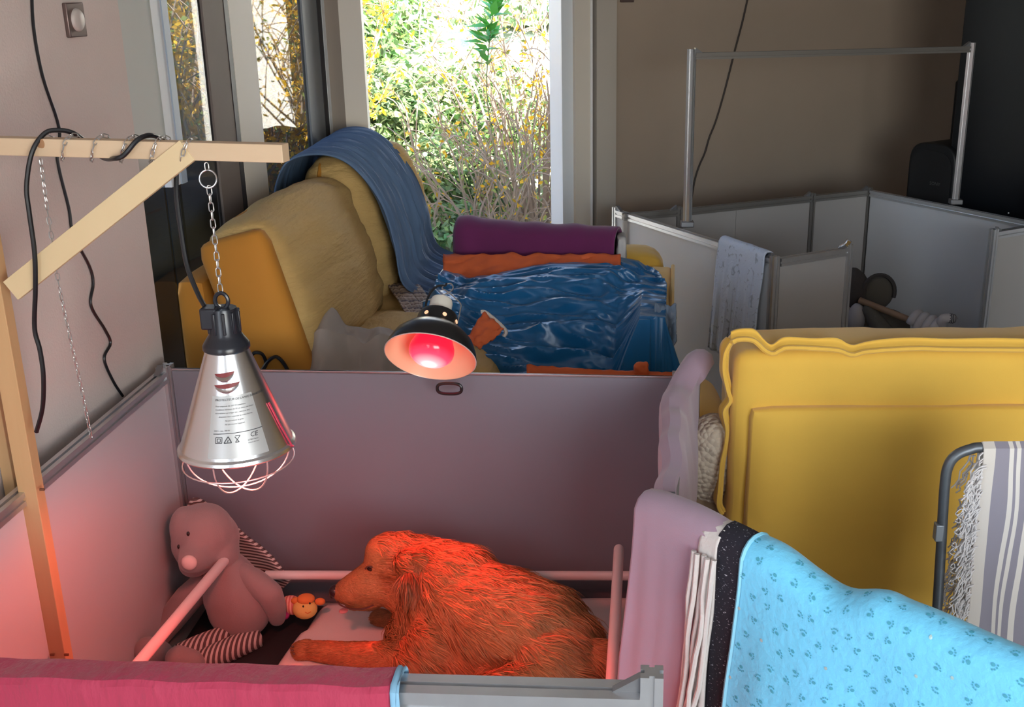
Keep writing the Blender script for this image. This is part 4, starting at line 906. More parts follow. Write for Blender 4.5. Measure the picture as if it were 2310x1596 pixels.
MB().tube(sp_, .006, 6).build('side_piping', YEL, s2)
# knitted cushion beside it
KNI = bpy.data.materials.new('cream_knit'); KNI.use_nodes = True; MATS['cream_knit'] = KNI
n_ = KNI.node_tree; L_ = n_.links; bs = n_.nodes['Principled BSDF']; bs.inputs['Roughness'].default_value = .95; bs.inputs['Base Color'].default_value = (.55, .45, .34, 1); tc = n_.nodes.new('ShaderNodeTexCoord'); vo = n_.nodes.new('ShaderNodeTexVoronoi'); vo.inputs['Scale'].default_value = 70; L_.new(tc.outputs['Object'], vo.inputs['Vector'])
bp = n_.nodes.new('ShaderNodeBump'); bp.invert = True; bp.inputs['Distance'].default_value = .008; L_.new(vo.outputs['Distance'], bp.inputs['Height']); L_.new(bp.outputs[0], bs.inputs['Normal'])
kc = thing('cushion', P(1590, 1120, Y=2.86), 'cream knitted cushion squeezed beside the mustard yellow sofa back', 'cushion')
Rk = frame((.55, -.2, .8), (.3, -1, .1))
rbox(MB(), P(1606, 1035, Y=2.86), (.125, .10, .062), .05, Rk, n=20, puff=(.01, .01, .02), disp=lambda p: .006 * nz(p.x * 12, p.y * 12, p.z * 12)).build('cover', KNI, kc, weld=True)
rbox(MB(), P(1592, 1130, Y=2.86), (.07, .05, .04), .028, frame((.6, 0, -.5), (0, -1, 0)), n=12).build('lining_fold', mat('taupe_lining', (.26, .17, .10), .9), kc, weld=True)
# ------------------------------------------------------------------ folding chair with fringed striped towel
STL = mat('grey_tube', (.115, .125, .14), .42, .55, var=.15, vscale=40, bump=.2, bscale=100)
chs = thing('folding_chair', (.95, 2.2, 0), 'grey tubular folding chair before the mustard sofa, towel over its back', 'chair')
yc = 2.20
tb = [P(2100, 1470, Y=yc - .03), P(2112, 1400, Y=yc - .02), P(2122, 1250, Y=yc), P(2131, 1100, Y=yc), P(2140, 1050, Y=yc), P(2160, 1026, Y=yc), P(2190, 1014, Y=yc), P(2215, 1010, Y=yc), P(2310, 1012, Y=yc), P(2420, 1015, Y=yc), P(2450, 1035, Y=yc), P(2462, 1080, Y=yc), P(2455, 1250, Y=yc), P(2440, 1470, Y=yc - .03)]
fpts = [V((tb[0].x - .01, yc - .12, .02))] + tb + [V((tb[-1].x + .0, yc - .12, .02))]
MB().tube(spline(fpts, 6), .0115, 10).build('frame_tube', STL, chs)
q = P(2113, 1200, Y=yc); MB().box(q + V((.004, .0, 0)), (.018, .022, .040)).build('lug', mat('lug_grey', (.22, .24, .26), .4, .5), chs, bevel=.002)
MB().tube([V((tb[0].x - .02, yc + .32, .02)), V((tb[0].x - .005, yc - .02, .42))], .011, 8).build('rear_leg', STL, chs); MB().tube([V((tb[-1].x + .02, yc + .32, .02)), V((tb[-1].x, yc - .02, .42))], .011, 8).build('rear_leg', STL, chs)
MB().tube([(tb[0].x, yc - .03, .30), (tb[-1].x, yc - .03, .30)], .009, 8).build('stretcher', STL, chs)
tw0, tw1 = P(2213, 1003, Y=yc), P(2440, 1008, Y=yc)
TWL = stripe_mat('striped_towel', [(0, '#cbc2ba'), (.13, '#8b8590'), (.275, '#d3cbc4'), (.318, '#8b8590'), (.345, '#d3cbc4'), (.385, '#8b8590'), (.46, '#d3cbc4'), (.52, '#8b8590'), (.8, '#d3cbc4')], 1., 'X')
st3 = thing('beach_towel', tw0, 'grey beach towel with white stripes and tangled fringe over the chair', 'towel')
drape(tw0, tw1, lambda s: tw0.z + .006, lambda s: .42, lambda s: .60, .0165, 60, 60, fold=.006, ff=12, seed=41, flare=.02).build('cloth', TWL, st3, solid=.003)
frg = MB(); FRM = mat('fringe_cotton', (.62, .58, .57), .95)
for k in range(190):
    sd = random.random(); z = tw0.z - .012 - sd * .48; side = -1 if k % 4 else 1
    p0 = V((tw0.x, tw0.y + side * (.020 + .02 * sd), z)); L = random.uniform(.05, .11); a = random.uniform(-.5, .2); pts = []
    ph = random.random() * 9
    for i in range(11):
        t = i / 10; pts.append(p0 + V((-L * t * .52 * (1.05 - .4 * t) + .013 * nz(t * 4.5, ph, 1), side * (.006 + .012 * nz(t * 4, ph, 5)), -L * t * .85 + .010 * nz(t * 5, ph, 9))))
    frg.tube(pts, .0019, 4)
for k in range(26):
    c3 = V((tw0.x - random.uniform(.01, .045), tw0.y - .03, tw0.z - random.uniform(.1, .42))); r3 = random.uniform(.005, .010)
    frg.tube([c3 + V((r3 * math.cos(a), .004 * math.sin(2 * a), r3 * math.sin(a))) for a in [2 * math.pi * i / 10 for i in range(10)]], .0012, 4, closed=True)
tag(frg.build('fringe', FRM, st3), kind='stuff')
# ------------------------------------------------------------------ inside the pen: mats, rails
BMT = mat('black_mat', (.015, .012, .014), .8, bump=.3, bscale=120)
m = MB(); m.add([(-1.20, 1.60, .0), (.10, 1.56, 0), (.20, 2.90, 0), (-1.17, 2.96, 0), (-1.20, 1.60, .012), (.10, 1.56, .012), (.20, 2.90, .012), (-1.17, 2.96, .012)], [(3, 2, 1, 0), (4, 5, 6, 7), (0, 1, 5, 4), (1, 2, 6, 5), (2, 3, 7, 6), (3, 0, 4, 7)])
tag(m.build('floor_mat', BMT, smooth=0), 'black rubber mat under the whelping bedding', 'mat')
# white bedding with cut left edge
VET = mat('white_bedding', (.72, .62, .60), .95, var=.05, vscale=10, bump=.4, bscale=220, dist=.002)
zf = .045
e1, e2, e3, e4 = P(600, 1515, z=zf), P(668, 1420, z=zf), P(682, 1418, z=zf), P(718, 1362, z=zf)
def bed(i, j):
    # i across, j from the front to the back
    xs_l = [(1.62, -.86), (e1.y, e1.x), (e2.y - .005, e2.x), (e3.y + .005, e3.x), (e4.y, e4.x), (2.90, e4.x + .02)]
    y = 1.62 + (2.90 - 1.62) * j
    for k in range(len(xs_l) - 1):
        if y <= xs_l[k + 1][0] or k == len(xs_l) - 2:
            t = (y - xs_l[k][0]) / max(1e-6, xs_l[k + 1][0] - xs_l[k][0]); xl_ = xs_l[k][1] + (xs_l[k + 1][1] - xs_l[k][1]) * min(1, t); break
    xr_ = .08 + .09 * (y - 1.62) / 1.28
    edge = min(1., i * 40) 
    return V((xl_ + (xr_ - xl_) * i, y, .014 + (zf - .014) * edge + .004 * nz(i * 9, j * 11) + .022 * max(0, j - .93) / .07 * (1 if i > .5 else .4) * i))
tag(MB().grid(60, 90, bed).build('bedding_mat', VET, solid=.004), 'white fleece bedding mat beneath the golden dog', 'mat')
PVC = mat('white_pipe', (.74, .66, .65), .4)
zp = .155
pq0, pq1 = P(600, 1298, Y=2.87), P(1500, 1300, Y=2.835)
bk = MB(); bk.tube([pq0, pq1], .0135, 14); tag(bk.build('guard_pipe', PVC), 'white pipe running along the grey panel behind the dog', 'pipe')
lp0, lp1 = P(462, 1318, Y=2.62), P(285, 1530, Y=2.16)
m = MB(); m.tube([lp0 + (lp0 - lp1) * .3, lp0, lp0.lerp(lp1, .5), lp1 + (lp1 - lp0) * .8], .0145, 14)
lpo = m.build('guard_pipe', PVC); tag(lpo, 'white pipe crossing in front of the grey plush', 'pipe')
rp0, rp1 = P(1396, 1240, Y=2.80), P(1380, 1545, Y=2.14)
m = MB(); m.tube([rp0, rp0.lerp(rp1, .5), rp1 + (rp1 - rp0) * .6], .0145, 14); m.ell(rp0, .0145, n=14, m=8)
tag(m.build('guard_pipe', PVC), 'white pipe standing up past the rump of the dog', 'pipe')
q = P(1420, 1360, Y=2.90); sb_ = thing('bracket_plate', q, 'small dark plate with two screws low on the grey panel', 'bracket')
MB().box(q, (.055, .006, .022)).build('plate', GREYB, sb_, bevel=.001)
for dx in (-.016, .016): MB().ell(q + V((dx, -.004, 0)), (.003, .002, .003), n=8, m=6).build('screw', mat('screw_dark', (.05, .05, .06), .4, .8), sb_)
def pxl(p):
    d = V(p) - V((0, 0, HC)); k = d.y * CT - d.z * ST; return CX + FP * d.x / k, CY - FP * (d.y * ST + d.z * CT) / k
# ------------------------------------------------------------------ grey plush hedgehog
GPL = mat('grey_plush', (.30, .225, .225), .95, var=.06, vscale=14, bump=.4, bscale=260, sheen=.3, dist=.0015)
STR = stripe_mat('striped_jersey', [(0, '#5e4a48'), (.52, '#cfc0ba')], 85., 'Z', coord='Object')
STRL = stripe_mat('striped_jersey_legs', [(0, '#5e4a48'), (.55, '#cfc0ba')], 90., 'X', coord='Object')
ph_ = thing('plush_toy', P(520, 1420, z=.03), 'grey plush hedgehog with striped back slumped in the pen corner', 'plush toy')
yP = 2.80
Q = lambda u, v, dy=0.: P(u, v, Y=yP + dy)
m = MB()
m.cap(Q(460, 1200), Q(452, 1225), .083, .080, 3); m.ell(Q(480, 1215, .02), (.075, .075, .08)); m.cap(Q(450, 1245, -.04), Q(430, 1266, -.105), .056, .034, 5); m.ell(Q(440, 1270, -.03), (.045, .05, .04)); m.ell(Q(420, 1195, -.01), (.045, .05, .07)); m.ell(Q(500, 1250, 0), (.05, .06, .06))
hdm = remesh(m, .006, 10); hdm.build('head', GPL, ph_, smooth=180)
def front(mb, u, v, rad=7):
    c = [q for q in mb.v if (lambda w: abs(w[0] - u) < rad and abs(w[1] - v) < rad)(pxl(q))]
    return min(c, key=lambda q: (q - V((0, 0, HC))).length)
m = MB(); m.ell(front(hdm, 420, 1264), (.021, .014, .022)); m.build('nose', mat('pale_plush', (.72, .56, .53), .95), ph_, smooth=180)
for (u, v) in ((419, 1210), (397, 1236)):
    m = MB(); m.ell(front(hdm, u, v), (.0046, .004, .0070)); m.build('eye', mat('eye_brown', (.02, .012, .01), .2), ph_, smooth=180)
m = MB()
m.cap(Q(515, 1300, 0), Q(530, 1340, -.01), .07, .09, 3); m.ell(Q(540, 1370, -.02), (.092, .08, .10)); m.ell(Q(520, 1345, -.02), (.075, .075, .09)); m.ell(Q(545, 1395, -.02), (.080, .075, .055))
remesh(m, .007, 12).build('body', GPL, ph_, smooth=180)
m = MB(); pts = [Q(540, 1290, -.01), Q(575, 1312, -.03), Q(608, 1340, -.045), Q(620, 1368, -.03), Q(625, 1394, -.01)]
for a, b, r0, r1 in zip(pts, pts[1:], (.030, .036, .037, .033), (.036, .037, .033, .026)): m.cap(a, b, r0, r1, 4)
remesh(m, .006, 8).build('arm', GPL, ph_, smooth=180)
m = MB(); pts = [Q(470, 1310, .02), Q(425, 1350, 0), Q(385, 1400, -.02), Q(350, 1445, -.06)]
for a, b, r0, r1 in zip(pts, pts[1:], (.04, .042, .04), (.042, .04, .034)): m.cap(a, b, r0, r1, 4)
remesh(m, .006, 8).build('arm', GPL, ph_, smooth=180)
for a, b in (((520, 1432), (405, 1478)), ((580, 1440), (448, 1495))):
    pa_, pb_ = P(*a, Y=2.74), P(*b, Y=2.60)
    m = MB(); m.tube([pa_.lerp(pb_, t) for t in [i / 10 for i in range(11)]], [.030 + .004 * math.sin(t * .31) for t in range(11)], 16); m.build('leg', STRL, ph_, smooth=180)
for a, b in (((355, 1480), 2.60), ((425, 1500), 2.56)):
    m = MB(); q = P(*a, Y=b); m.ell(q + V((-.005, 0, .0)), (.050, .042, .045)); m.ell(q + V((-.02, -.01, .025)), (.036, .036, .036)); remesh(m, .006, 8).build('foot', GPL, ph_, smooth=180)
# striped back: a broad soft hood from the crown down to the hip
def hood(i, j):
    spine = [Q(418, 1165, .055), Q(440, 1123, .07), Q(485, 1140, .10), Q(555, 1200, .11), Q(612, 1250, .10), Q(655, 1312, .07), Q(600, 1420, .10), Q(560, 1445, .09), Q(400, 1330, .10)]
    a = spline(spine[:6], 6); b = [Q(395 + (430 - 395) * t + 120 * t, 1240 + 210 * t, .07) for t in [k / (len(a) - 1) for k in range(len(a))]]
    s = i * (len(a) - 1); k = min(int(s), len(a) - 2); t = s - k
    p = a[k].lerp(a[k + 1], t).lerp(b[k].lerp(b[k + 1], t), j)
    return p + V((0, .05 * math.sin(math.pi * j) - .02 * math.sin(math.pi * i), .005 * nz(i * 30, j * 3)))
MB().grid(60, 16, hood).build('striped_back', STR, ph_, smooth=180, solid=.010)
# ------------------------------------------------------------------ small baby toy
ty = thing('baby_toy', P(690, 1392, z=.06), 'small yellow faced soft toy with orange ears beside the plush', 'plush toy')
yT = 2.80
Qt = lambda u, v, dy=0.: P(u, v, Y=yT + dy)
YT = mat('toy_yellow', (.80, .50, .14), .9, bump=.3, bscale=300); OT = mat('toy_orange', (.80, .22, .05), .9, bump=.3, bscale=300); PT = mat('toy_magenta', (.40, .03, .16), .9, bump=.3, bscale=300)
MB().ell(Qt(688, 1374), (.036, .030, .030)).build('head', YT, ty, smooth=180)
MB().ell(Qt(690, 1352, .004), (.026, .022, .014)).build('cap', OT, ty, smooth=180)
for (u, v) in ((722, 1358), (668, 1356)): MB().ell(Qt(u, v, .005), (.015, .010, .011)).build('ear', OT, ty, smooth=180)
MB().ell(Qt(658, 1366, .02), (.034, .026, .028), Matrix.Rotation(.4, 3, 'Y')).build('body', stripe_mat('toy_stripes', [(0, '#d9766f'), (.5, '#f0b3a0')], 110., 'X', coord='Object'), ty, smooth=180)
MB().ell(Qt(640, 1388), (.017, .014, .015)).build('foot', PT, ty, smooth=180)
for (u, v) in ((684, 1369), (699, 1362)): MB().ell(Qt(u, v, -.030), (.0028, .002, .0035), n=8, m=6).build('eye', MATS['eye_brown'], ty, smooth=180)
MB().tube([Qt(688, 1382, -.031), Qt(694, 1385, -.0315), Qt(701, 1381, -.031)], .0012, 5).build('mouth', OT, ty)
# ------------------------------------------------------------------ golden dog
dog = thing('dog', P(1080, 1520, z=.05), 'golden retriever lying on the white bedding under the red lamp', 'dog')
D = lambda u, v, y: P(u, v, Y=y)
m = MB()
yh = 2.70
m.ell(D(898, 1262, yh), (.074, .064, .075)); m.ell(D(868, 1248, yh), (.056, .055, .054)); m.ell(D(822, 1322, yh), (.046, .044, .048));  m.ell(D(930, 1262, yh), (.062, .06, .068)); m.ell(D(858, 1268, yh), (.046, .05, .052)); m.ell(D(868, 1318, yh), (.060, .055, .058)); m.ell(D(840, 1300, yh), (.045, .045, .045))
m.cap(D(836, 1312, yh), D(794, 1332, yh - .003), .054, .043, 5); m.cap(D(795, 1332, yh), D(776, 1336, yh), .041, .033, 3); m.cap(D(840, 1352, yh), D(795, 1364, yh), .034, .020, 4)
m.cap(D(905, 1330, yh), D(960, 1345, yh - .02), .066, .085, 4)
m.cap(D(945, 1268, yh - .01), D(1035, 1330, 2.61), .068, .115, 6); m.cap(D(950, 1340, 2.68), D(1010, 1400, 2.60), .085, .125, 5)
m.cap(D(1035, 1352, 2.60), D(1120, 1402, 2.53), .120, .142, 6); m.cap(D(1120, 1402, 2.53), D(1215, 1430, 2.47), .142, .130, 6); m.cap(D(1215, 1430, 2.47), D(1285, 1456, 2.42), .125, .085, 5)
m.cap(D(1000, 1440, 2.58), D(1210, 1490, 2.45), .125, .12, 8); m.ell(D(940, 1440, 2.62), (.085, .09, .085))
m.ell(D(1255, 1500, 2.37), (.125, .075, .10)); m.ell(D(1300, 1500, 2.40), (.075, .09, .085)); m.cap(D(1180, 1540, 2.33), D(1090, 1560, 2.30), .05, .035, 5)
m.cap(D(985, 1450, 2.52), D(930, 1492, 2.49), .085, .052, 4); m.cap(D(930, 1490, 2.50), D(800, 1478, 2.58), .050, .038, 6); m.cap(D(800, 1478, 2.58), D(715, 1470, 2.62), .036, .031, 5); m.ell(D(690, 1468, 2.635), (.038, .034, .030)); m.ell(D(674, 1466, 2.64), (.024, .030, .023)); m.ell(D(676, 1480, 2.61), (.02, .014, .016))
m.cap(D(950, 1420, 2.70), D(880, 1400, 2.78), .045, .030, 4); m.ell(D(858, 1394, 2.79), (.034, .03, .026))
m.cap(D(1330, 1480, 2.36), D(1392, 1488, 2.33), .045, .035, 5); m.cap(D(1392, 1488, 2.33), D(1405, 1540, 2.28), .033, .025, 4)
bodyT = remesh(m, .0065, 10, .5)
# ears folded down, shaped as one with the head
m = MB(); m.v = bodyT.v; m.f = bodyT.f
em = MB()
for (a, b, r, fl) in ((D(912, 1268, 2.626), D(925, 1315, 2.598), .026, 1), (D(948, 1262, 2.622), D(952, 1315, 2.592), .026, 1), (D(928, 1312, 2.592), D(938, 1352, 2.582), .034, 1), (D(950, 1312, 2.588), D(952, 1345, 2.584), .030, 1), (D(938, 1352, 2.584), D(936, 1380, 2.590), .026, 1)): em.cap(a, b, r, r, 4)
m.v = m.v + [V(q) for q in em.v]; k0 = len(bodyT.v); m.f = m.f + [tuple(i + k0 for i in f) for f in em.f]
body = remesh(m, .0062, 7, .5)
BV = np.array([tuple(q) for q in body.v]); 
# coat colour by region (the coat's own shades)
EARC = np.array([tuple(D(938, 1322, 2.592))])
def coat(X):
    X = np.asarray(X); n = len(X); c = np.tile(np.array([.43, .18, .065]), (n, 1))
    d = np.linalg.norm((X - EARC) * np.array([1.2, 1.4, .85]), axis=1); e = np.clip(1.6 - d / .055, 0, 1)[:, None]
    c = c * (1 - e) + np.array([.25, .085, .030]) * e
    mz = np.linalg.norm((X - np.array([tuple(D(775, 1338, yh))])), axis=1); e = np.clip(1.2 - mz / .045, 0, 1)[:, None]
    c = c * (1 - e * .6) + np.array([.30, .13, .06]) * e * .6
    low = np.clip((.17 - X[:, 2]) / .12, 0, 1)[:, None] * np.clip((X[:, 0] + .52) / .1, 0, 1)[:, None]
    c = c * (1 - low * .45) + np.array([.58, .33, .16]) * low * .45
    return c
body.c = np.c_[coat(BV), np.ones(len(BV))]
body.build('body', attr_mat('dog_coat', .75), dog, smooth=180)
# fur
FV = np.array([[tuple(body.v[i]) for i in (f[0], f[1], f[2])] for f in body.f] + [[tuple(body.v[i]) for i in (f[0], f[2], f[3])] for f in body.f if len(f) == 4])
e_1, e_2 = FV[:, 1] - FV[:, 0], FV[:, 2] - FV[:, 0]; CR = np.cross(e_1, e_2); ar = np.linalg.norm(CR, axis=1); NRM = CR / np.maximum(ar, 1e-12)[:, None]
NS = 110000
pick = rng.choice(len(FV), NS, p=ar / ar.sum()); a = rng.random(NS); b = rng.random(NS); sw_ = a + b > 1; a[sw_] = 1 - a[sw_]; b[sw_] = 1 - b[sw_]
R0 = FV[pick, 0] + e_1[pick] * a[:, None] + e_2[pick] * b[:, None]; N0 = NRM[pick]
keep = R0[:, 2] > .05; R0 = R0[keep]; N0 = N0[keep]; NS = len(R0)
cen = BV.mean(0)
if (N0 * (R0 - cen)).sum() < 0: N0 = -N0
headc = np.array(tuple(D(870, 1300, yh))); rump = np.array(tuple(D(1320, 1480, 2.40)))
dh = np.linalg.norm(R0 - headc, axis=1)
flow = np.tile((rump - headc) / np.linalg.norm(rump - headc), (NS, 1))
hd = np.clip(1.3 - dh / .12, 0, 1)[:, None]                                        # on the head the coat runs back from the nose
nose = np.array(tuple(D(765, 1336, yh))); back = R0 - nose; back /= np.maximum(np.linalg.norm(back, axis=1), 1e-6)[:, None]
flow = flow * (1 - hd) + back * hd
down = np.array([0, 0, -1.]); side = np.clip(1 - np.abs(N0[:, 2]), 0, 1)[:, None]
flow = flow + down * side * .55 * (1 - hd * .6)
leg = ((R0[:, 0] < D(925, 1480, 2.5).x) & (R0[:, 2] < .135))[:, None]
flow = np.where(leg, np.array([-.9, .3, -.25]) * np.ones((NS, 1)), flow)
ear = (np.linalg.norm((R0 - EARC) * np.array([1.2, 1.4, .85]), axis=1) < .058)
flow[ear] = np.array([.15, -.1, -1])
wn = np.array([(nz(p[0] * 34, p[1] * 34, p[2] * 34), nz(p[0] * 34 + 9, p[1] * 34, p[2] * 34), nz(p[0] * 34, p[1] * 34 + 7, p[2] * 34)) for p in R0])
flow = flow + wn * np.where(leg | (hd > .5), .2, .55) + rng.normal(0, .10, (NS, 3))
T0 = flow - N0 * (flow * N0).sum(1)[:, None]; T0 /= np.maximum(np.linalg.norm(T0, axis=1), 1e-6)[:, None]
ln = np.full(NS, .031) * (1 + .3 * wn[:, 0]); ln = ln * (1 - hd[:, 0] * .74); ln[leg[:, 0]] = .011; ln[ear] = .030
face = (R0[:, 0] < D(860, 1300, yh).x) & (dh < .16); ln[face] = .006
crown = (np.abs(R0[:, 0] - D(965, 1235, yh).x) < .035) & (R0[:, 2] > D(900, 1275, yh).z) & (dh < .2); ln[crown] = .028
ln *= rng.uniform(.7, 1.25, NS) * np.where((rng.random(NS) < .15) & ~leg[:, 0] & (hd[:, 0] < .3), 1.6, 1.)
lift = np.where(leg[:, 0] | face | (hd[:, 0] > .4), .14, .24)[:, None] * (1 + .6 * wn[:, 1:2])
P1 = R0 + (T0 * .42 + N0 * lift * .55) * ln[:, None]; P2 = P1 + (T0 * .42 + N0 * lift * .12 + wn * .08) * ln[:, None]; P3 = P2 + (T0 * .36 - N0 * .06 + down * .14 + wn * .15) * ln[:, None]
for Pk in (P1, P2, P3): Pk[:, 2] = np.maximum(Pk[:, 2], .047)
wv = np.cross(T0, N0) + N0 * rng.normal(0, .5, (NS, 1)); wv /= np.linalg.norm(wv, axis=1)[:, None]; wid = np.where(leg[:, 0] | face, .0007, .0011)[:, None] * rng.uniform(.7, 1.3, (NS, 1))
verts = np.stack([R0 - wv * wid, R0 + wv * wid, P1 - wv * wid, P1 + wv * wid, P2 - wv * wid * .7, P2 + wv * wid * .7, P3], 1)
cl0 = coat(R0) * rng.uniform(.72, 1.28, (NS, 1)) * (1 + .22 * wn[:, 2:3])
cols = np.repeat(np.clip(np.c_[cl0, np.ones(NS)], 0, 1)[:, None, :], 7, 1)
base = wl(dog); vv = (verts.reshape(-1, 3) - np.array(tuple(base))).astype(np.float32)
idx = (np.arange(NS) * 7)[:, None]
quads = np.concatenate([idx + np.array([0, 1, 3, 2]), idx + np.array([2, 3, 5, 4])], 1).reshape(-1); tris = (idx + np.array([4, 5, 6])).reshape(-1)
me = bpy.data.meshes.new('fur'); me.vertices.add(len(vv)); me.vertices.foreach_set('co', vv.ravel())
nl = len(quads) + len(tris); me.loops.add(nl); me.loops.foreach_set('vertex_index', np.concatenate([quads, tris]).astype(np.int32))
npo = len(quads) // 4 + len(tris) // 3; me.polygons.add(npo)
starts = np.concatenate([np.arange(len(quads) // 4) * 4, len(quads) + np.arange(len(tris) // 3) * 3]).astype(np.int32); me.polygons.foreach_set('loop_start', starts)
me.update(calc_edges=True); at = me.color_attributes.new('Col', 'FLOAT_COLOR', 'POINT'); at.data.foreach_set('color', cols.reshape(-1).astype(np.float32))
me.materials.append(attr_mat('dog_fur', .55, trans=.15)); me.shade_smooth()
fo_ = bpy.data.objects.new('fur', me); col.objects.link(fo_); fo_.parent = dog; fo_['kind'] = 'stuff'
# eye, nose, lips
q = front(body, 831, 1290); q = q + V((0, .003, 0))
MB().ell(q, (.0105, .0065, .0088)).build('eye', mat('dog_eye', (.012, .006, .004), .08), dog, smooth=180)
MB().tube(spline([q + V((-.014, -.002, -.001)), q + V((-.006, -.006, .009)), q + V((.006, -.005, .007)), q + V((.015, -.001, -.006))], 5), .0024, 6).build('eyelid', mat('dog_lid', (.10, .035, .018), .7), dog)
m = MB(); m.ell(D(757, 1334, yh - .002), (.019, .021, .018)); m.ell(D(752, 1342, yh), (.011, .015, .013)); remesh(m, .003, 5).build('nose', mat('dog_nose', (.022, .009, .011), .3, bump=.3, bscale=300), dog, smooth=180)
MB().tube(spline([D(762, 1356, yh - .018), D(768, 1366, yh - .026), D(790, 1374, yh - .034), D(820, 1374, yh - .040), D(842, 1366, yh - .042)], 5), .0022, 6).build('mouth', mat('dog_lip', (.09, .028, .022), .5), dog)
m = MB(); m.ell(D(775, 1379, yh - .008), (.013, .013, .0045)); m.build('tongue', mat('tongue_pink', (.62, .22, .22), .4), dog, smooth=180)
for (u, v, y) in ((660, 1459, 2.62), (660, 1468, 2.61), (663, 1476, 2.60)):
    MB().ell(D(u, v, y), (.004, .003, .003), n=8, m=6).build('claw', mat('claw_dark', (.10, .06, .04), .4), dog)
# ------------------------------------------------------------------ toys in the far pen
GT = mat('dark_plush', (.055, .047, .045), .95, bump=.4, bscale=200); GT2 = mat('greybrown_plush', (.10, .088, .072), .95, bump=.4, bscale=200); WT = mat('white_plush', (.42, .39, .40), .95, bump=.3, bscale=200)
tz = thing('stuffed_toy', P(1960, 760, Y=5.2), 'dark grey stuffed animal with round ears lying in the far pen', 'plush toy')
TQ = lambda u, v, y=5.25: P(u, v, Y=y)
m = MB(); m.ell(TQ(1932, 655), (.062, .06, .10)); m.ell(TQ(1925, 630), (.05, .05, .06)); remesh(m, .01, 8).build('head', GT, tz, smooth=180)
m = MB(); m.ell(TQ(1982, 660, 5.22), (.075, .03, .085)); m.build('ear', GT2, tz, smooth=180)
m = MB(); m.tube([TQ(1982, 660, 5.20) + V((.078 * math.cos(a), 0, .088 * math.sin(a))) for a in [-.3 + 3.2 * i / 16 for i in range(17)]], .010, 6); m.build('ear_rim', GT, tz)
m = MB(); m.ell(TQ(1932, 722, 5.18), (.045, .05, .085)); m.build('belly', WT, tz, smooth=180)
m = MB(); m.ell(TQ(1990, 740, 5.2), (.14, .10, .10)); m.ell(TQ(1955, 705, 5.25), (.06, .06, .07)); m.cap(TQ(1960, 700, 5.15), TQ(2000, 760, 5.05), .035, .05, 4); remesh(m, .012, 8).build('body', GT2, tz, smooth=180)
m = MB(); m.ell(TQ(1950, 752, 5.05), (.04, .04, .035)); m.build('foot', GT, tz, smooth=180)
dw0, dw1 = P(1950, 682, Y=5.16), P(2185, 775, Y=4.86)
rd = thing('dowel_toy', dw1, 'wooden dowel passing through a white plush coil in the far pen', 'toy')
MB().tube([dw0 + (dw0 - dw1) * .05, dw1 + (dw1 - dw0) * .35], .016, 12).build('dowel', mat('dowel_wood', (.26, .16, .10), .6), rd)
dd_ = (dw1 - dw0).normalized(); n1 = dd_.cross(V((0, 0, 1))).normalized(); n2 = n1.cross(dd_); cs_, ce_ = P(2060, 727, Y=5.01), P(2118, 748, Y=4.94)
m = MB(); pts = []
for i in range(70):
    a = i / 69 * 3.6 * 2 * math.pi; pts.append(cs_.lerp(ce_, i / 69) + n1 * (.040 * math.cos(a)) + n2 * (.046 * math.sin(a)))
m.tube(pts, [.022] * 70, 10); m.build('plush_coil', WT, rd, smooth=180)
te = pts[-1]
m = MB(); m.tube(spline([te, P(2125, 722, Y=4.90), P(2143, 718, Y=4.90)], 5), .022, 10); m.build('tail', WT, rd, smooth=180)
m = MB(); m.tube([P(2140, 718, Y=4.90), P(2152, 720, Y=4.895), P(2158, 722, Y=4.89)], [.023, .022, .012], 12); m.build('striped_tip', stripe_mat('tip_stripes', [(0, '#17171c'), (.5, '#8a8688')], 130., 'X', coord='Object'), rd, smooth=180)
# ------------------------------------------------------------------ garden outside the windows
def slope(x, y):
    d = (y - 6.6 - .35 * max(0, -x - 1) ) ; s = max(0., d)
    return -.10 + min(7.5, .16 * s + .022 * s * s) + .10 * nz(x * .7, y * .7) * min(1, s)
gm = mat('dry_bright_grass', (.55, .54, .46), .95, c2=(.72, .71, .66), vscale=6, bump=.8, bscale=30, dist=.03, detail=8)
m = MB(); m.grid(70, 90, lambda i, j: (lambda x, y: V((x, y, slope(x, y))))(-16 + 26 * i, 3.0 + 27 * j), uv=False)
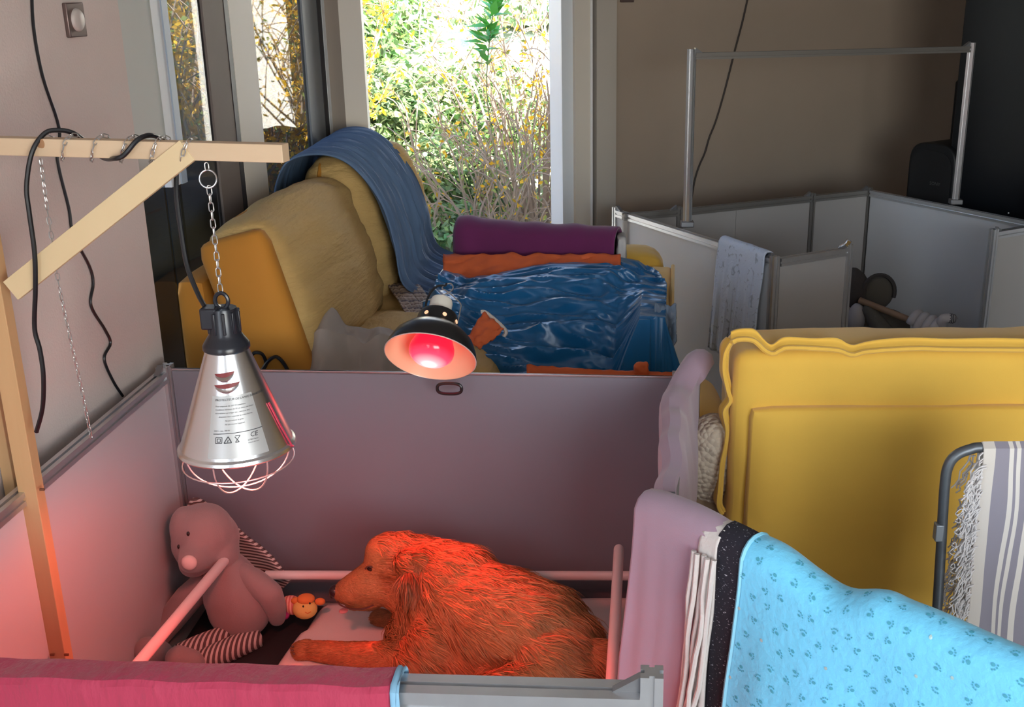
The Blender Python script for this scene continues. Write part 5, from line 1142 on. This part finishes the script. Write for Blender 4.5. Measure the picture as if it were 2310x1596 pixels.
# keep the lawn outside of the house
m2 = MB(); m2.v = m.v; m2.f = [f for f in m.f if all((p.y > 6.10 + .649 * p.x or p.x < -1.75) for p in [m.v[i] for i in f])]
g_ = m2.build('ground', gm, smooth=180); g_['kind'] = 'structure'
LEAF = attr_mat('leaf_green', .5, trans=.45); FLW = attr_mat('forsythia_yellow', .6, trans=.4); BARK = mat('grey_bark', (.26, .21, .17), .9, var=.2, vscale=20)
def quads_mesh(name, ctr, nrm, tan, lw, ll, cols, mt, parent, kind='stuff'):
    n = len(ctr); t = tan - nrm * (tan * nrm).sum(1)[:, None]; t /= np.linalg.norm(t, axis=1)[:, None]; b = np.cross(nrm, t)
    v = np.stack([ctr - t * ll[:, None], ctr + b * lw[:, None] + nrm * .15 * lw[:, None], ctr + t * ll[:, None], ctr - b * lw[:, None] + nrm * .15 * lw[:, None]], 1)
    base = np.array(tuple(wl(parent))); vv = (v.reshape(-1, 3) - base).astype(np.float32)
    me = bpy.data.meshes.new(name); me.vertices.add(4 * n); me.vertices.foreach_set('co', vv.ravel()); me.loops.add(4 * n); me.loops.foreach_set('vertex_index', np.arange(4 * n, dtype=np.int32)); me.polygons.add(n); me.polygons.foreach_set('loop_start', (np.arange(n) * 4).astype(np.int32)); me.update(calc_edges=True)
    at = me.color_attributes.new('Col', 'FLOAT_COLOR', 'POINT'); at.data.foreach_set('color', np.repeat(np.c_[cols, np.ones(n)][:, None, :], 4, 1).reshape(-1).astype(np.float32)); me.materials.append(mt)
    o = bpy.data.objects.new(name, me); col.objects.link(o); o.parent = parent; o['kind'] = kind; return o
def unit(n): x = rng.normal(size=(n, 3)); return x / np.linalg.norm(x, axis=1)[:, None]
def shrub(u, v, y, rx, rz, n, c, label, leaf=.035, name='shrub'):
    ctr = P(u, v, Y=y); g = slope(ctr.x, ctr.y); root = thing(name, (ctr.x, ctr.y, g), label, 'shrub', 'shrubs on the garden slope')
    k = 9; lob = np.array([tuple(ctr)]) + unit(k) * np.array([rx, rx, rz]) * .6
    who = rng.integers(0, k, n); d = unit(n) * (rng.random((n, 1)) ** .4); p = lob[who] + d * np.array([rx, rx, rz]) * .62
    p[:, 2] = np.maximum(p[:, 2], g + .02)
    cc = np.array(c) * rng.uniform(.55, 1.5, (n, 1)) * (1 + .25 * rng.normal(size=(n, 3)) * .5); nr = unit(n) * .6 + d * .7 + np.array([0, 0, .4]); nr /= np.linalg.norm(nr, axis=1)[:, None]
    quads_mesh('foliage', p, nr, unit(n), rng.uniform(.4, .65, n) * leaf, rng.uniform(.8, 1.3, n) * leaf, np.clip(cc, 0, 1), LEAF, root)
    m = MB()
    for i in range(7): m.tube(spline([V((ctr.x, ctr.y, g - .05)) + V((.05 * (i - 3), .03 * (i % 3), 0)), V(lob[i]) * .4 + V((ctr.x, ctr.y, (g + ctr.z) / 2)) * .6, V(lob[i])], 4), .012, 5)
    m.build('stems', BARK, root); return root
GR = (.17, .25, .10); GR2 = (.26, .34, .15); GR3 = (.13, .22, .07); PALE = (.50, .52, .30)
shrub(870, 60, 11.5, .75, .85, 3800, GR3, 'dark green shrub at the top corner of the bright window', .05)
shrub(1010, 20, 13.5, 1.0, .9, 3800, GR3, 'distant green shrub high on the slope at the window top', .05)
shrub(960, 225, 9.6, .75, .50, 4500, GR2, 'light green shrub below the sunlit patch of the slope', .042)
shrub(880, 330, 8.6, .45, .6, 3800, GR, 'green shrub beside the pale sofa cushion at the window edge', .040)
shrub(1000, 420, 7.9, .50, .40, 3800, GR, 'green shrub behind the slate blue blanket in the window', .036)
shrub(1150, 330, 9.2, .6, .65, 3500, GR3, 'shadowy green shrub in the middle of the window', .040)
shrub(1010, 520, 7.2, .34, .16, 2600, (.22, .36, .16), 'low grassy green plant just outside the window', .03)
shrub(1190, 110, 12.0, .9, .7, 3000, GR, 'green shrub behind the bare twigs at the window top', .05)
shrub(1230, 470, 8.2, .45, .3, 2200, PALE, 'pale dry shrub at the foot of the bare twigs', .034)
def forsythia(base, fan, hts, nst, nfl, label, lean=(0, 0), seed=0, fl=(.85, .52, .03), green=0, ret=False):
    r_ = random.Random(seed); root = thing('forsythia', base, label, 'shrub', 'yellow flowering bushes in the garden'); m = MB(); C_, T_ = [], []
    for i in range(nst):
        a = r_.uniform(-1, 1); b = r_.uniform(-1, 1); h = r_.uniform(*hts); p0 = V(base) + V((.12 * a, .12 * b, 0)); p3 = V(base) + V((fan * a + lean[0] * h, fan * .7 * b + lean[1] * h, h))
        p1 = p0.lerp(p3, .35) + V((r_.uniform(-.1, .1), 0, .1 * h)); p2 = p0.lerp(p3, .7) + V((r_.uniform(-.12, .12), r_.uniform(-.1, .1), .08 * h)); pts = spline([p0, p1, p2, p3], 5); m.tube(pts, [.012 * (1 - .75 * k / (len(pts) - 1)) for k in range(len(pts))], 4)
        for k in range(6):
            q = pts[r_.randrange(4, len(pts))]; e = q + V((r_.uniform(-.3, .3), r_.uniform(-.25, .25), r_.uniform(-.05, .4))); tw = spline([q, q.lerp(e, .5) + V((0, 0, .05)), e], 3); m.tube(tw, .004, 3); C_ += tw; 
        C_ += pts[4:]
    tag(m.build('twigs', mat('twig_bark', (.36, .28, .21), .9, var=.2, vscale=20), root), kind='stuff')
    A = np.array([tuple(q) for q in C_]); w_ = rng.integers(0, len(A), nfl); p = A[w_] + rng.normal(0, .022, (nfl, 3)); cc = np.array(fl) * rng.uniform(.6, 1.25, (nfl, 1))
    if green:
        gsel = rng.random(nfl) < green; cc[gsel] = np.array([.30, .38, .10]) * rng.uniform(.6, 1.3, (gsel.sum(), 1))
    quads_mesh('flowers', p, unit(nfl), unit(nfl), rng.uniform(.008, .015, nfl), rng.uniform(.015, .028, nfl), np.clip(cc, 0, 1), FLW, root)
    return root
def gp(u, v, y): q = P(u, v, Y=y); return V((q.x, q.y, slope(q.x, q.y)))
forsythia(gp(1215, 480, 7.6), .85, (1.1, 2.4), 46, 1300, 'bare twiggy bush with few yellow flowers filling the window side', seed=3, green=.35)
forsythia(gp(1110, 500, 7.0), .55, (.5, 1.1), 26, 420, 'low tangle of brown twigs outside the window', seed=5, green=.5)
forsythia(gp(430, 340, 6.3), .75, (1.0, 2.2), 44, 7500, 'dense yellow flowering bush seen through the near glass door', seed=8, green=.22)
forsythia(gp(640, 330, 7.3), .75, (1.0, 2.4), 48, 9000, 'yellow flowering bush seen through the far glass door', seed=9, green=.2)
forsythia(gp(560, 330, 8.4), 1.0, (1.2, 2.6), 36, 4200, 'yellow bush farther back between the two glass doors', seed=12, green=.4)
shrub(430, 270, 7.4, .6, .5, 3600, GR3, 'dark green shrub under the yellow bush at the glass door', .04)
shrub(590, 150, 9.6, 1.15, 1.1, 8000, GR3, 'broad dark green shrub filling the view between both glass doors', .045)
shrub(470, 200, 8.2, .7, .7, 5000, GR3, 'dark green shrub right behind the near glass door stile', .04)
forsythia(gp(600, 330, 6.9), .6, (1.0, 2.1), 40, 5200, 'yellow flowering bush close to the far glass door', seed=21, green=.25)
shrub(640, 190, 8.6, .75, .85, 5200, GR, 'dense green shrub behind the yellow bush at the far glass door', .04)
shrub(640, 120, 10.5, .9, .9, 3600, GR2, 'pale green shrub high behind the far glass door', .05)
shrub(470, 60, 9.5, 1.0, .8, 3600, GR, 'green shrub high behind the near glass door', .05)
# bright green sprig near the glass
sg = thing('leafy_sprig', P(1115, 110, Y=6.4), 'fresh bright green leafy sprig near the top of the window', 'plant')
m = MB(); m.tube(spline([V((P(1130, 200, Y=6.4).x, 6.4, slope(-.5, 6.4) - .02)), P(1122, 400, Y=6.4), P(1098, 200, Y=6.4), P(1112, 30, Y=6.4)], 6), .0035, 5); m.build('stem', mat('green_stem', (.20, .22, .12), .7), sg)
lf = MB(); lf.add([(0, 0, 0), (.019, .036, .005), (0, .095, -.008), (-.019, .036, .005)], [(0, 1, 2, 3)]); lfo = lf.build('leaf', mat('fresh_leaf', (.10, .42, .07), .4), loc=(0, 0, 0)); lme = lfo.data; bpy.data.objects.remove(lfo)
for k in range(46):
    t = random.random(); q = P(1095 + 18 * t + random.uniform(-6, 6), 150 - 150 * t, Y=6.4); o = bpy.data.objects.new('leaf', lme); col.objects.link(o); o.parent = sg; o.location = q - wl(sg); o.rotation_euler = (random.uniform(.0, 1.0), random.uniform(-.6, .6), random.uniform(0, 6.28)); o.scale = [random.uniform(.9, 1.5)] * 3
# dark mass added outside the near glass door, imitating its dark reflection
tp_ = thing('reflection_stand_in', (-2.0, 4.95, -.1), 'added dark grey green mass imitating a reflection in the glass door', 'cover')
rbox(MB(), (-2.05, 5.0, .44), (.42, .62, .56), .16, Matrix.Rotation(.3, 3, 'Z'), n=30, puff=(.03, .03, .05), disp=lambda p: .03 * ridge(p.x * 3, p.y * 3, p.z * 4) - .02).build('dark_mass', mat('reflection_dark', (.016, .017, .014), .6, var=.2, vscale=4), tp_, weld=True)
